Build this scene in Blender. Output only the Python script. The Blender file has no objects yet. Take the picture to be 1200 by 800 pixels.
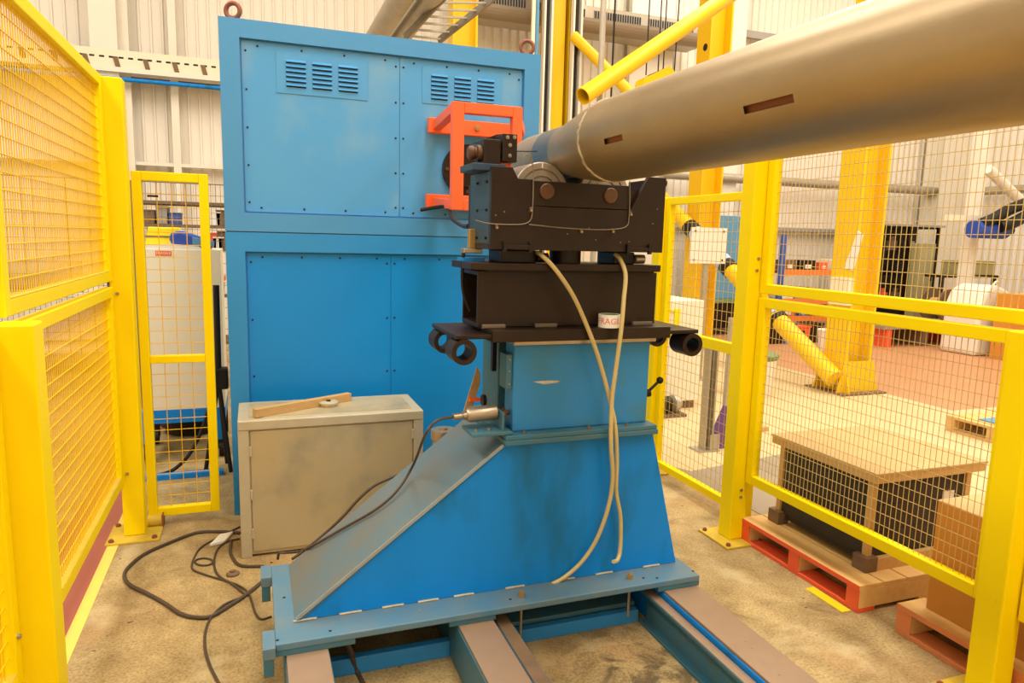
import bpy, math, random
from mathutils import Vector, Matrix
random.seed(7)

# ------------------------------------------------------------------ camera
scene = bpy.context.scene
COL = scene.collection
FPX, YAW, PITCH, ROLL, EYE = 824.33, 0.353424, 0.145069, 0.025203, 1.6
_f = Vector((math.sin(YAW)*math.cos(PITCH), math.cos(YAW)*math.cos(PITCH), -math.sin(PITCH)))
_r = Vector((math.cos(YAW), -math.sin(YAW), 0))
_u = _r.cross(_f)
CR = math.cos(ROLL)*_r + math.sin(ROLL)*_u
CU = -math.sin(ROLL)*_r + math.cos(ROLL)*_u
cam_d = bpy.data.cameras.new('camera')
cam = bpy.data.objects.new('camera', cam_d)
COL.objects.link(cam)
m = Matrix.Identity(4)
for i in range(3):
    m[i][0], m[i][1], m[i][2] = CR[i], CU[i], -_f[i]
m.translation = (0, 0, EYE)
cam.matrix_world = m
cam_d.sensor_width = 36.0
cam_d.lens = FPX/1200*36
cam_d.clip_start = 0.05
scene.camera = cam


def at(px, py, X=None, Y=None, Z=None):
    """point on a world plane seen at a pixel of the 1200x800 photograph"""
    d = CR*((px-600)/FPX) - CU*((py-400)/FPX) + _f
    t = X/d.x if X is not None else (Y/d.y if Y is not None else (Z-EYE)/d.z)
    return Vector((0, 0, EYE)) + d*t


# ------------------------------------------------------------------ light
scene.view_settings.view_transform = 'Standard'
scene.view_settings.look = 'None'
scene.view_settings.gamma = 1
scene.view_settings.use_curve_mapping = False
scene.view_settings.exposure = -0.75
world = bpy.data.worlds.new('world')
scene.world = world
world.use_nodes = True
world.node_tree.nodes['Background'].inputs[0].default_value = (1.0, 0.86, 0.66, 1)
world.node_tree.nodes['Background'].inputs[1].default_value = 0.3


def area(name, loc, sx, sy, power, col=(1.0, 0.95, 0.85)):
    l = bpy.data.lights.new(name, 'AREA')
    l.shape = 'RECTANGLE'
    l.size, l.size_y, l.energy, l.color = sx, sy, power, col
    o = bpy.data.objects.new(name, l)
    COL.objects.link(o)
    o.location = loc
    return o


# rows of roof lights over the hall
for lx, ly, ll, pw in ((-3.5, 1.8, 14, 1050), (1.5, 1.2, 13, 1150), (6.5, 5.0, 11, 1080), (11.0, 5.0, 10, 650)):
    area('roof_light', (lx, ly, 7.8), 1.4, ll, pw)


# ------------------------------------------------------------------ materials
MATS = {}


def mat(name, col, rough=0.5, metal=0.0, col2=None, scale=6.0, amount=0.5, bump=0.0, bscale=60.0,
        stretch=(1, 1, 1), spots=None, spot_scale=25, spot_cut=0.68, spot_soft=0.06, emit=None, spec=0.5, coords='Object'):
    if name in MATS:
        return MATS[name]
    M = bpy.data.materials.new(name)
    M.use_nodes = True
    nt = M.node_tree
    b = nt.nodes['Principled BSDF']
    b.inputs['Base Color'].default_value = (*col, 1)
    b.inputs['Roughness'].default_value = rough
    b.inputs['Metallic'].default_value = metal
    b.inputs['Specular IOR Level'].default_value = spec
    if col2 or spots or bump:
        tc = nt.nodes.new('ShaderNodeNewGeometry') if coords == 'World' else nt.nodes.new('ShaderNodeTexCoord')
        mp = nt.nodes.new('ShaderNodeMapping')
        mp.inputs['Scale'].default_value = stretch
        nt.links.new(tc.outputs['Position' if coords == 'World' else 'Object'], mp.inputs[0])
        cur = None
        if col2:
            n = nt.nodes.new('ShaderNodeTexNoise')
            n.inputs['Scale'].default_value = scale
            n.inputs['Detail'].default_value = 6
            n.inputs['Roughness'].default_value = 0.62
            nt.links.new(mp.outputs[0], n.inputs['Vector'])
            r = nt.nodes.new('ShaderNodeValToRGB')
            r.color_ramp.elements[0].position = 0.5-0.5*amount*0.7
            r.color_ramp.elements[1].position = 0.5+0.5*amount*0.7
            r.color_ramp.elements[0].color = (*col, 1)
            r.color_ramp.elements[1].color = (*col2, 1)
            nt.links.new(n.outputs['Fac'], r.inputs[0])
            cur = r.outputs[0]
        if spots:
            n2 = nt.nodes.new('ShaderNodeTexNoise')
            n2.inputs['Scale'].default_value = spot_scale
            n2.inputs['Detail'].default_value = 4
            nt.links.new(mp.outputs[0], n2.inputs['Vector'])
            r2 = nt.nodes.new('ShaderNodeValToRGB')
            r2.color_ramp.elements[0].position = spot_cut
            r2.color_ramp.elements[1].position = spot_cut+spot_soft
            nt.links.new(n2.outputs['Fac'], r2.inputs[0])
            mx = nt.nodes.new('ShaderNodeMix')
            mx.data_type = 'RGBA'
            nt.links.new(r2.outputs[0], mx.inputs['Factor'])
            if cur:
                nt.links.new(cur, mx.inputs[6])
            else:
                mx.inputs[6].default_value = (*col, 1)
            mx.inputs[7].default_value = (*spots, 1)
            cur = mx.outputs[2]
        if cur:
            nt.links.new(cur, b.inputs['Base Color'])
        if bump:
            n3 = nt.nodes.new('ShaderNodeTexNoise')
            n3.inputs['Scale'].default_value = bscale
            n3.inputs['Detail'].default_value = 5
            nt.links.new(mp.outputs[0], n3.inputs['Vector'])
            bp = nt.nodes.new('ShaderNodeBump')
            bp.inputs['Strength'].default_value = bump
            bp.inputs['Distance'].default_value = 0.01
            nt.links.new(n3.outputs['Fac'], bp.inputs['Height'])
            nt.links.new(bp.outputs[0], b.inputs['Normal'])
    if emit:
        b.inputs['Emission Color'].default_value = (*emit[0], 1)
        b.inputs['Emission Strength'].default_value = emit[1]
    MATS[name] = M
    return M


def lin(r, g, b):
    def c(v):
        v /= 255
        return v/12.92 if v <= 0.04045 else ((v+0.055)/1.055)**2.4
    return (c(r), c(g), c(b))


YEL = mat('yellow_paint', (0.98, 0.76, 0.0005), 0.42, col2=(0.96, 0.68, 0.0005), scale=3, amount=0.9,
          spots=(0.60, 0.38, 0.04), spot_scale=30, spot_cut=0.76, spec=0.15)
GANT = mat('gantry_paint', (0.90, 0.58, 0.006), 0.4, col2=(0.86, 0.51, 0.006), scale=2, amount=0.9, spec=0.3)
CABLE = mat('cable_sheath', (0.055, 0.034, 0.02), 0.5, col2=(0.08, 0.05, 0.03), scale=20, amount=0.9)
YELD = mat('yellow_paint_dusty', (0.70, 0.47, 0.008), 0.6, col2=(0.46, 0.32, 0.05), scale=14, amount=0.9)
WIRE = mat('yellow_wire', (0.86, 0.52, 0.004), 0.5, spec=0.2)
WIREG = mat('galvanised_wire', (0.62, 0.44, 0.14), 0.5, 0.2)
DWIRE = mat('dark_wire', (0.20, 0.16, 0.10), 0.6)
CBLUE = mat('cabinet_blue_sheen', (0.055, 0.285, 0.62), 0.34, col2=(0.075, 0.31, 0.60), scale=1.6, amount=0.9)  # upper body: paler than the lower, reflected haze mixed into the blue
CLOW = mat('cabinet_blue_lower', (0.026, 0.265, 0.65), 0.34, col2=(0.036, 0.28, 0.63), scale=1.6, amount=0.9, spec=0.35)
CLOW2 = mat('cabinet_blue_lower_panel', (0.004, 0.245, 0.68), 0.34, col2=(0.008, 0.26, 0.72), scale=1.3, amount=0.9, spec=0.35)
CBLUE2 = mat('cabinet_blue_panel_sheen', (0.095, 0.37, 0.70), 0.34, col2=(0.06, 0.33, 0.72), scale=1.3, amount=0.9,
             spots=(0.22, 0.43, 0.60), spot_scale=2.0, spot_cut=0.50, spot_soft=0.22, stretch=(1, 1, 0.8))  # reflected haze mixed into the base blue; the spots are pale smears
SBLUE = mat('stand_blue', (0.003, 0.24, 0.76), 0.40, col2=(0.003, 0.205, 0.62), scale=3, amount=0.9,
            spots=(0.006, 0.135, 0.30), spot_scale=3.5, spot_cut=0.54, spot_soft=0.2, stretch=(1.6, 1.6, 0.55), bump=0.05, bscale=18, spec=0.3)
SBLUE2 = mat('column_blue', (0.024, 0.235, 0.60), 0.40, col2=(0.03, 0.225, 0.48), scale=4, amount=0.9,
             spots=(0.05, 0.20, 0.32), spot_scale=5, spot_cut=0.54, spot_soft=0.2, spec=0.35)
TEAL = mat('worn_teal_steel', (0.025, 0.165, 0.27), 0.5, col2=(0.07, 0.13, 0.13), scale=14, amount=0.9,
           spots=(0.22, 0.17, 0.10), spot_scale=30, spot_cut=0.7)
BASEB = mat('base_plate_blue', (0.04, 0.19, 0.33), 0.5, col2=(0.17, 0.20, 0.19), scale=7, amount=0.9,
            spots=(0.26, 0.21, 0.14), spot_scale=26, spot_cut=0.71)
SLOPE = mat('worn_slope', (0.085, 0.165, 0.215), 0.55, col2=(0.165, 0.145, 0.11), scale=3.2, amount=0.5,
            spots=(0.24, 0.215, 0.17), spot_scale=34, spot_cut=0.72)
RAILTOP = mat('worn_rail_steel', (0.27, 0.18, 0.12), 0.55, 0.2, col2=(0.35, 0.23, 0.14), scale=9, amount=0.9,
              spots=(0.16, 0.12, 0.09), spot_scale=45, spot_cut=0.7)
BLACK = mat('black_steel', (0.014, 0.007, 0.003), 0.40, col2=(0.028, 0.013, 0.006), scale=6, amount=0.9,
            spots=(0.12, 0.08, 0.05), spot_scale=38, spot_cut=0.77, spec=0.28)
BLACKR = mat('black_rubber', (0.012, 0.009, 0.007), 0.5, spec=0.3)
DBLUE = mat('dark_blue_steel', (0.016, 0.055, 0.105), 0.45, col2=(0.02, 0.045, 0.075), scale=7, amount=0.9)
RED = mat('red_orange_paint', (0.95, 0.155, 0.045), 0.42, spec=0.3)
STEEL = mat('bare_steel', (0.46, 0.38, 0.28), 0.36, 0.75, col2=(0.36, 0.29, 0.2), scale=9, amount=0.9)
ROLL = mat('roller_steel', (0.40, 0.34, 0.26), 0.42, 0.5, col2=(0.28, 0.23, 0.17), scale=12, amount=0.8)
BRASS = mat('dull_brass', (0.48, 0.30, 0.10), 0.4, 0.6)
COPPER = mat('bolt_copper', (0.085, 0.034, 0.013), 0.45, 0.3, col2=(0.13, 0.06, 0.024), scale=30, amount=0.9)
PIPE = mat('pipe_steel', (0.46, 0.36, 0.22), 0.38, 0.72, col2=(0.30, 0.22, 0.125), scale=3.0, amount=0.95, stretch=(1.6, 0.6, 1.6),
           spots=(0.17, 0.11, 0.06), spot_scale=22, spot_cut=0.73, bump=0.04, bscale=30)
PIPEB = mat('heat_tinted_steel', (0.13, 0.18, 0.25), 0.32, 0.7, col2=(0.30, 0.25, 0.18), scale=5, amount=0.9)
WELD = mat('weld_bead', (0.72, 0.64, 0.46), 0.5, 0.1, col2=(0.26, 0.19, 0.11), scale=16, amount=0.5)
SLOTM = mat('slot_inside', (0.22, 0.07, 0.022), 0.7)
ALU = mat('dull_aluminium', (0.50, 0.44, 0.29), 0.48, 0.3, col2=(0.55, 0.41, 0.19), scale=2.6, amount=0.8,
          spots=(0.34, 0.30, 0.20), spot_scale=4, spot_cut=0.48, spot_soft=0.25)
ALUT = mat('aluminium_trim', (0.60, 0.53, 0.38), 0.45, 0.3, col2=(0.50, 0.43, 0.28), scale=9, amount=0.8)
GALV = mat('galvanised', (0.50, 0.45, 0.36), 0.45, 0.5, col2=(0.40, 0.35, 0.27), scale=8, amount=0.8)
WOOD = mat('pale_wood', (0.56, 0.36, 0.15), 0.7, col2=(0.44, 0.26, 0.09), scale=6, amount=0.9, stretch=(1, 6, 6))
PLANK = mat('pallet_wood', (0.68, 0.42, 0.15), 0.75, col2=(0.55, 0.34, 0.12), scale=7, amount=0.9, stretch=(5, 1, 5),
            spots=(0.36, 0.22, 0.08), spot_scale=14, spot_cut=0.72)
PLANK2 = mat('pale_pallet_wood', (0.86, 0.54, 0.19), 0.75, col2=(0.72, 0.44, 0.14), scale=7, amount=0.9, stretch=(5, 1, 5),
             spots=(0.46, 0.28, 0.10), spot_scale=12, spot_cut=0.72)
PLY = mat('plywood', (0.62, 0.42, 0.18), 0.7, col2=(0.52, 0.34, 0.14), scale=4, amount=0.9)
CRATEB = mat('black_crate_board', (0.030, 0.022, 0.014), 0.75, col2=(0.05, 0.036, 0.022), scale=9, amount=0.9,
             spots=(0.5, 0.36, 0.18), spot_scale=9, spot_cut=0.76)
PALRED = mat('red_pallet_paint', (0.92, 0.10, 0.025), 0.6, col2=(0.82, 0.13, 0.04), scale=12, amount=0.9)
PALOR = mat('orange_pallet_paint', (0.82, 0.24, 0.07), 0.65, col2=(0.68, 0.24, 0.08), scale=12, amount=0.9)
CARD = mat('cardboard', (0.66, 0.28, 0.035), 0.8, col2=(0.60, 0.25, 0.03), scale=5, amount=0.9)
CARDT = mat('cardboard_light', (0.66, 0.44, 0.2), 0.8)
CREAM = mat('cream_paint', (0.84, 0.76, 0.58), 0.55)
WHITE = mat('white_paint', (0.84, 0.79, 0.68), 0.5, col2=(0.78, 0.72, 0.61), scale=2, amount=0.9)
PAPER = mat('white_paper', (0.85, 0.8, 0.7), 0.8)
WALLM = mat('wall_sheet', (0.86, 0.80, 0.70), 0.5, col2=(0.80, 0.73, 0.63), scale=0.5, amount=0.9)
GREYB = mat('grey_band', (0.36, 0.33, 0.29), 0.5)
CONC = mat('concrete', (0.56, 0.40, 0.20), 0.62, spec=0.3, bump=0.12, bscale=45)


def concrete(M):
    nt = M.node_tree
    b = nt.nodes['Principled BSDF']
    tc = nt.nodes.new('ShaderNodeNewGeometry')

    def noise(sc, det, dist=0.0):
        n = nt.nodes.new('ShaderNodeTexNoise')
        n.inputs['Scale'].default_value = sc
        n.inputs['Detail'].default_value = det
        n.inputs['Roughness'].default_value = 0.65
        n.inputs['Distortion'].default_value = dist
        nt.links.new(tc.outputs['Position'], n.inputs['Vector'])
        return n.outputs['Fac']

    def ramp(fac, p0, c0, p1, c1):
        r = nt.nodes.new('ShaderNodeValToRGB')
        r.color_ramp.elements[0].position, r.color_ramp.elements[1].position = p0, p1
        r.color_ramp.elements[0].color, r.color_ramp.elements[1].color = (*c0, 1), (*c1, 1)
        nt.links.new(fac, r.inputs[0])
        return r.outputs[0]

    def mix(mode, fac, a, c):
        x = nt.nodes.new('ShaderNodeMix')
        x.data_type = 'RGBA'
        x.blend_type = mode
        if isinstance(fac, float):
            x.inputs['Factor'].default_value = fac
        else:
            nt.links.new(fac, x.inputs['Factor'])
        nt.links.new(a, x.inputs[6])
        if isinstance(c, tuple):
            x.inputs[7].default_value = (*c, 1)
        else:
            nt.links.new(c, x.inputs[7])
        return x.outputs[2]
    base = ramp(noise(1.0, 5, 0.3), 0.36, (0.50, 0.365, 0.17), 0.66, (0.37, 0.265, 0.12))
    mid = ramp(noise(5, 12, 0.5), 0.38, (1.08, 1.07, 1.03), 0.66, (0.66, 0.61, 0.52))
    fine = ramp(noise(95, 5), 0.36, (0.50, 0.46, 0.40), 0.58, (1.12, 1.12, 1.12))
    c = mix('MULTIPLY', 0.9, base, mid)
    c = mix('MULTIPLY', 0.7, c, fine)
    rust = ramp(noise(1.3, 9, 0.6), 0.55, (0, 0, 0), 0.68, (0.5, 0.5, 0.5))
    c = mix('MIX', rust, c, (0.40, 0.21, 0.085))
    pale = ramp(noise(2.6, 10, 0.4), 0.55, (0, 0, 0), 0.66, (0.55, 0.55, 0.55))
    c = mix('MIX', pale, c, (0.54, 0.43, 0.235))
    stain = ramp(noise(2.9, 10, 0.7), 0.60, (0, 0, 0), 0.70, (0.8, 0.8, 0.8))
    c = mix('MIX', stain, c, (0.20, 0.135, 0.06))
    chips = ramp(noise(22, 2), 0.71, (0, 0, 0), 0.73, (0.9, 0.9, 0.9))
    c = mix('MIX', chips, c, (0.12, 0.075, 0.035))
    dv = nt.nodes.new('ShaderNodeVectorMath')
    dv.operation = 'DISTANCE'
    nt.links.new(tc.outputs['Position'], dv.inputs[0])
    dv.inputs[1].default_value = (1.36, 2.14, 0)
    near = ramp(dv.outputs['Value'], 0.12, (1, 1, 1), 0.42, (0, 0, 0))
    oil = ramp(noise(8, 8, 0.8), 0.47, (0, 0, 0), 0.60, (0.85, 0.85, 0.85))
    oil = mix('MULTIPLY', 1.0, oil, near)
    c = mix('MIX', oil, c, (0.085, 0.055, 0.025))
    # scribed circles and an oily patch in the bay between the rails
    vm = nt.nodes.new('ShaderNodeVectorMath')
    vm.operation = 'DISTANCE'
    nt.links.new(tc.outputs['Position'], vm.inputs[0])
    vm.inputs[1].default_value = (1.17, 1.93, 0)
    rg = nt.nodes.new('ShaderNodeValToRGB')
    el = rg.color_ramp.elements
    el[0].position, el[0].color = 0.0, (0, 0, 0, 1)
    el[1].position, el[1].color = 1.0, (0, 0, 0, 1)
    for p_, v_ in ((0.118, 0), (0.122, 0.5), (0.126, 0), (0.186, 0), (0.190, 0.6), (0.194, 0), (0.243, 0), (0.247, 0.45), (0.251, 0)):
        e_ = el.new(p_)
        e_.color = (v_, v_, v_, 1)
    nt.links.new(vm.outputs['Value'], rg.inputs[0])
    c = mix('MIX', rg.outputs[0], c, (0.16, 0.11, 0.05))
    nt.links.new(c, b.inputs['Base Color'])


concrete(CONC)
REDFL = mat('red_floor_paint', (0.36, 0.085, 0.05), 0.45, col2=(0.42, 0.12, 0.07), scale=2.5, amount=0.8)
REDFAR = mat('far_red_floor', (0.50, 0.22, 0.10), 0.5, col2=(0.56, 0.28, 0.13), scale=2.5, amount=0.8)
PALEBL = mat('pale_blue_wrap', (0.42, 0.52, 0.72), 0.5)
YELLINE = mat('yellow_line_paint', (0.86, 0.62, 0.09), 0.6, col2=(0.76, 0.53, 0.11), scale=9, amount=0.9)
GREYFL = mat('grey_floor_plate', (0.34, 0.27, 0.185), 0.55, col2=(0.28, 0.22, 0.15), scale=4, amount=0.9)
HOSE = mat('clear_hose', (0.62, 0.48, 0.20), 0.35, col2=(0.52, 0.40, 0.16), scale=14, amount=0.9)
PINK = mat('tape_red', (0.75, 0.10, 0.08), 0.6)
GREASE = mat('dull_line', (0.20, 0.16, 0.10), 0.5, 0.2)
RIVET = mat('dull_rivet', (0.16, 0.12, 0.08), 0.5, 0.3)
WORN = mat('worn_edge_steel', (0.34, 0.36, 0.34), 0.5, col2=(0.24, 0.27, 0.28), scale=20, amount=0.9)
LADR = mat('shadowed_ladder', (0.22, 0.18, 0.13), 0.5, 0.3, col2=(0.32, 0.27, 0.2), scale=6, amount=0.9)  # shadow on the ladder rails put into the colour as dark brown
HEATC = mat('heater_case', (0.30, 0.24, 0.17), 0.5, 0.2)
DARK = mat('dark_gap', (0.012, 0.011, 0.010), 0.8)
GREEN = mat('dull_green', (0.16, 0.24, 0.10), 0.6)
PURPLE = mat('purple_plastic', (0.16, 0.06, 0.20), 0.5)
RBLUE = mat('rack_blue', (0.045, 0.10, 0.38), 0.5)
PBLUE = mat('pale_blue_plastic', (0.10, 0.30, 0.50), 0.5)
BAGBLUE = mat('bag_blue', (0.02, 0.07, 0.42), 0.5)
RORANGE = mat('rack_orange', (0.80, 0.22, 0.04), 0.5)
CASEY = mat('case_yellow', (0.86, 0.68, 0.01), 0.5)
BROWN = mat('brown_goods', (0.26, 0.15, 0.07), 0.7, col2=(0.12, 0.08, 0.05), scale=8, amount=0.9)
RUST = mat('rusty_red_iron', (0.30, 0.075, 0.03), 0.6, col2=(0.22, 0.08, 0.04), scale=20, amount=0.9)


# ------------------------------------------------------------------ mesh helpers
WLOC = {}


class MB:
    def __init__(s):
        s.v, s.f = [], []

    def poly(s, pts, faces):
        n = len(s.v)
        s.v += [Vector(p) for p in pts]
        s.f += [tuple(i+n for i in f) for f in faces]
        return s

    def box(s, x0, x1, y0, y1, z0, z1):
        return s.poly([(x0, y0, z0), (x1, y0, z0), (x1, y1, z0), (x0, y1, z0), (x0, y0, z1), (x1, y0, z1), (x1, y1, z1), (x0, y1, z1)],
                      [(0, 3, 2, 1), (4, 5, 6, 7), (0, 1, 5, 4), (1, 2, 6, 5), (2, 3, 7, 6), (3, 0, 4, 7)])

    def prism(s, pts, axis, a, b):
        """extrude a 2D outline (counter-clockwise in the plane of the other two axes) along an axis"""
        def P(p, t):
            return {'x': (t, p[0], p[1]), 'y': (p[0], t, p[1]), 'z': (p[0], p[1], t)}[axis]
        n = len(pts)
        ar = sum(pts[i][0]*pts[(i+1) % n][1]-pts[(i+1) % n][0]*pts[i][1] for i in range(n))
        if (ar < 0) != (axis == 'y'):
            pts = pts[::-1]
        v = [P(p, a) for p in pts]+[P(p, b) for p in pts]
        f = [tuple(range(n))[::-1], tuple(range(n, 2*n))]
        f += [(i, (i+1) % n, n+(i+1) % n, n+i) for i in range(n)]
        if b < a:
            f = [q[::-1] for q in f]
        return s.poly(v, f)

    def cyl(s, a, b, r, n=16, r2=None, caps=True):
        a, b = Vector(a), Vector(b)
        r2 = r if r2 is None else r2
        d = (b-a).normalized()
        u = d.cross(Vector((0, 0, 1)) if abs(d.z) < 0.9 else Vector((1, 0, 0))).normalized()
        w = d.cross(u)
        v = []
        for c, rr in ((a, r), (b, r2)):
            for i in range(n):
                t = 2*math.pi*(i+0.5)/n
                v.append(c+(u*math.cos(t)+w*math.sin(t))*rr)
        f = [(i, (i+1) % n, n+(i+1) % n, n+i) for i in range(n)]
        if caps:
            f += [tuple(range(n))[::-1], tuple(range(n, 2*n))]
        return s.poly(v, f)

    def lathe(s, a, d, prof, n=24, closed=False):
        """profile of (distance along d, radius) turned about the line a + t d"""
        a, d = Vector(a), Vector(d).normalized()
        u = d.cross(Vector((0, 0, 1)) if abs(d.z) < 0.9 else Vector((1, 0, 0))).normalized()
        w = d.cross(u)
        v = []
        for t, r in prof:
            for i in range(n):
                q = 2*math.pi*i/n
                v.append(a+d*t+(u*math.cos(q)+w*math.sin(q))*max(r, 1e-4))
        f = []
        k = len(prof)
        for j in range(k if closed else k-1):
            j2 = (j+1) % k
            for i in range(n):
                f.append((j*n+i, j*n+(i+1) % n, j2*n+(i+1) % n, j2*n+i))
        return s.poly(v, f)

    def tube(s, pts, r, n=8, sub=6, caps=True):
        pts = [Vector(p) for p in pts]
        P = smooth_path(pts, sub) if sub > 1 else pts
        v = []
        u = None
        for i, p in enumerate(P):
            t = (P[min(i+1, len(P)-1)]-P[max(i-1, 0)]).normalized()
            if u is None:
                u = t.cross(Vector((0, 0, 1)) if abs(t.z) < 0.9 else Vector((1, 0, 0))).normalized()
            u = (u-t*u.dot(t)).normalized()
            w = t.cross(u)
            for k in range(n):
                q = 2*math.pi*k/n
                v.append(p+(u*math.cos(q)+w*math.sin(q))*r)
        f = []
        for i in range(len(P)-1):
            for k in range(n):
                f.append((i*n+k, i*n+(k+1) % n, (i+1)*n+(k+1) % n, (i+1)*n+k))
        if caps:
            f += [tuple(range(n))[::-1], tuple(range((len(P)-1)*n, len(P)*n))]
        return s.poly(v, f)

    def bar(s, a, b, w, h, up=(0, 0, 1)):
        """rectangular bar from a to b"""
        a, b = Vector(a), Vector(b)
        d = (b-a).normalized()
        x = d.cross(Vector(up)).normalized()
        y = x.cross(d)
        v = []
        for c in (a, b):
            for sx, sy in ((-1, -1), (1, -1), (1, 1), (-1, 1)):
                v.append(c+x*(sx*w/2)+y*(sy*h/2))
        return s.poly(v, [(0, 3, 2, 1), (4, 5, 6, 7), (0, 1, 5, 4), (1, 2, 6, 5), (2, 3, 7, 6), (3, 0, 4, 7)])

    def xf(s, fn):
        s.v = [Vector(fn(p)) for p in s.v]
        return s

    def weld(s, eps=5):
        idx, nv, mp = {}, [], []
        for p in s.v:
            k = (round(p.x, eps), round(p.y, eps), round(p.z, eps))
            if k not in idx:
                idx[k] = len(nv)
                nv.append(p)
            mp.append(idx[k])
        s.v, s.f = nv, [tuple(mp[i] for i in f) for f in s.f]
        return s

    def build(s, name, material, parent=None, bevel=0.0, smooth=False, label=None, cat=None, group=None, kind=None, org=None):
        lo = [min(p[i] for p in s.v) for i in range(3)]
        hi = [max(p[i] for p in s.v) for i in range(3)]
        c = Vector(((lo[0]+hi[0])/2, (lo[1]+hi[1])/2, lo[2])) if org is None else Vector(org)
        me = bpy.data.meshes.new(name)
        me.from_pydata([tuple(p-c) for p in s.v], [], s.f)
        me.materials.append(material)
        if smooth:
            me.polygons.foreach_set('use_smooth', [True]*len(me.polygons))
            me.set_sharp_from_angle(angle=math.radians(38))
        me.update()
        o = bpy.data.objects.new(name, me)
        COL.objects.link(o)
        put(o, c, parent)
        if bevel:
            bm = o.modifiers.new('bevel', 'BEVEL')
            bm.width = bevel
            bm.segments = 2
            bm.limit_method = 'ANGLE'
        tag(o, label, cat, group, kind)
        return o


def put(o, c, parent):
    WLOC[o.name] = Vector(c)
    if parent:
        o.parent = parent
        o.location = Vector(c)-WLOC[parent.name]
    else:
        o.location = c


def tag(o, label=None, cat=None, group=None, kind=None):
    if label:
        o['label'] = label
    if cat:
        o['category'] = cat
    if group:
        o['group'] = group
    if kind:
        o['kind'] = kind
    return o


def thing(name, label, cat, loc, group=None):
    o = bpy.data.objects.new(name, None)
    COL.objects.link(o)
    o.empty_display_size = 0.1
    put(o, Vector(loc), None)
    return tag(o, label, cat, group)


def clone(src, loc, parent, name=None):
    """another piece that shares the mesh of src"""
    o = src.copy()
    if name:
        o.name = name
    COL.objects.link(o)
    put(o, Vector(loc), parent)
    return o


def smooth_path(P, sub):
    out = []
    n = len(P)
    for i in range(n-1):
        p0, p1, p2, p3 = P[max(i-1, 0)], P[i], P[i+1], P[min(i+2, n-1)]
        for k in range(sub):
            t = k/sub
            out.append(0.5*((2*p1)+(p2-p0)*t+(2*p0-5*p1+4*p2-p3)*t*t+(3*p1-p0-3*p2+p3)*t**3))
    out.append(P[-1])
    return out


def text_mb(s, size):
    """flat lettering in the xz plane, centred on the origin, facing -y, as polygons"""
    cu = bpy.data.curves.new('lettering', 'FONT')
    cu.body = s
    cu.size = size
    cu.align_x, cu.align_y = 'CENTER', 'CENTER'
    cu.resolution_u = 2
    ob = bpy.data.objects.new('lettering', cu)
    COL.objects.link(ob)
    dg = bpy.context.evaluated_depsgraph_get()
    me = bpy.data.meshes.new_from_object(ob.evaluated_get(dg))
    mb = MB()
    mb.poly([(v.co.x, 0, v.co.y) for v in me.vertices], [tuple(p.vertices) for p in me.polygons])
    bpy.data.objects.remove(ob)
    bpy.data.meshes.remove(me)
    bpy.data.curves.remove(cu)
    return mb


def hexbolt(c, d, r=0.012, h=0.008):
    c, d = Vector(c), Vector(d).normalized()
    mb = MB().cyl(c, c+d*h, r, 6)
    mb.cyl(c+d*h, c+d*(h+0.004), r*0.55, 8)
    return mb


# ================================================================== the setting
WALL_Y, WALL_X, WALL_L, WALL_R = 11.6, 14.5, -8.0, -6.0
MB().box(WALL_L, WALL_X, WALL_R, WALL_Y, -0.2, 0).build('floor', CONC, kind='structure')
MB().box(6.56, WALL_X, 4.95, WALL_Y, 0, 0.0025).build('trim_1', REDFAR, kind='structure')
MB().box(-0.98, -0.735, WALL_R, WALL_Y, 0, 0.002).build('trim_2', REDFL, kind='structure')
MB().box(-0.735, -0.685, -2.0, 4.6, 0, 0.0022).build('trim_3', YELLINE, kind='structure')
PALEC = mat('pale_concrete', (0.70, 0.54, 0.29), 0.55, col2=(0.60, 0.45, 0.235), scale=1.6, amount=0.9,
            spots=(0.42, 0.30, 0.15), spot_scale=12, spot_cut=0.70, spec=0.3)
MB().prism([(3.35, WALL_R), (6.56, WALL_R), (WALL_X, WALL_R), (WALL_X, 4.95), (6.56, 4.95), (6.56, WALL_Y), (1.75, WALL_Y), (1.75, 5.3), (2.80, 4.2), (3.35, 3.2)], 'z', 0, 0.0015).build('trim_10', PALEC, kind='structure')
MB().prism([(2.82, 3.2), (4.2, 3.35), (4.6, 4.35), (2.80, 4.05)], 'z', 0, 0.003).build('trim_4', GREYFL, kind='structure')


def cladding(name, a, b, fixed, axis, h, sign, pitch=0.15):
    """profiled wall sheet: trapezoid ribs"""
    mb = MB()
    t = a
    pts = []
    while t < b:
        pts += [(t, 0), (t+pitch*0.72, 0), (t+pitch*0.78, 0.028), (t+pitch*0.94, 0.028)]
        t += pitch
    v = []
    for z in (0, h):
        for p, d in pts:
            q = fixed+sign*d
            v.append((p, q, z) if axis == 'x' else (q, p, z))
    n = len(pts)
    f = [(i, i+1, n+i+1, n+i) for i in range(n-1)]
    mb.poly(v, f)
    return mb.build(name, WALLM, kind='structure')


cladding('wall_back', WALL_L, WALL_X, WALL_Y, 'x', 8.0, -1)
cladding('wall_right', WALL_R, WALL_Y, WALL_X, 'y', 8.0, -1)
MB().box(WALL_L-0.1, WALL_L, WALL_R, WALL_Y, 0, 8).build('wall_left', WALLM, kind='structure')
MB().box(WALL_L, WALL_X, WALL_R-0.1, WALL_R, 0, 8).build('wall_front', WALLM, kind='structure')
MB().box(WALL_L, WALL_X, WALL_R, WALL_Y, 8.0, 8.1).build('ceiling', WALLM, kind='structure')

# ================================================================== safety fence
T = 0.045     # depth of the panel frames


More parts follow.
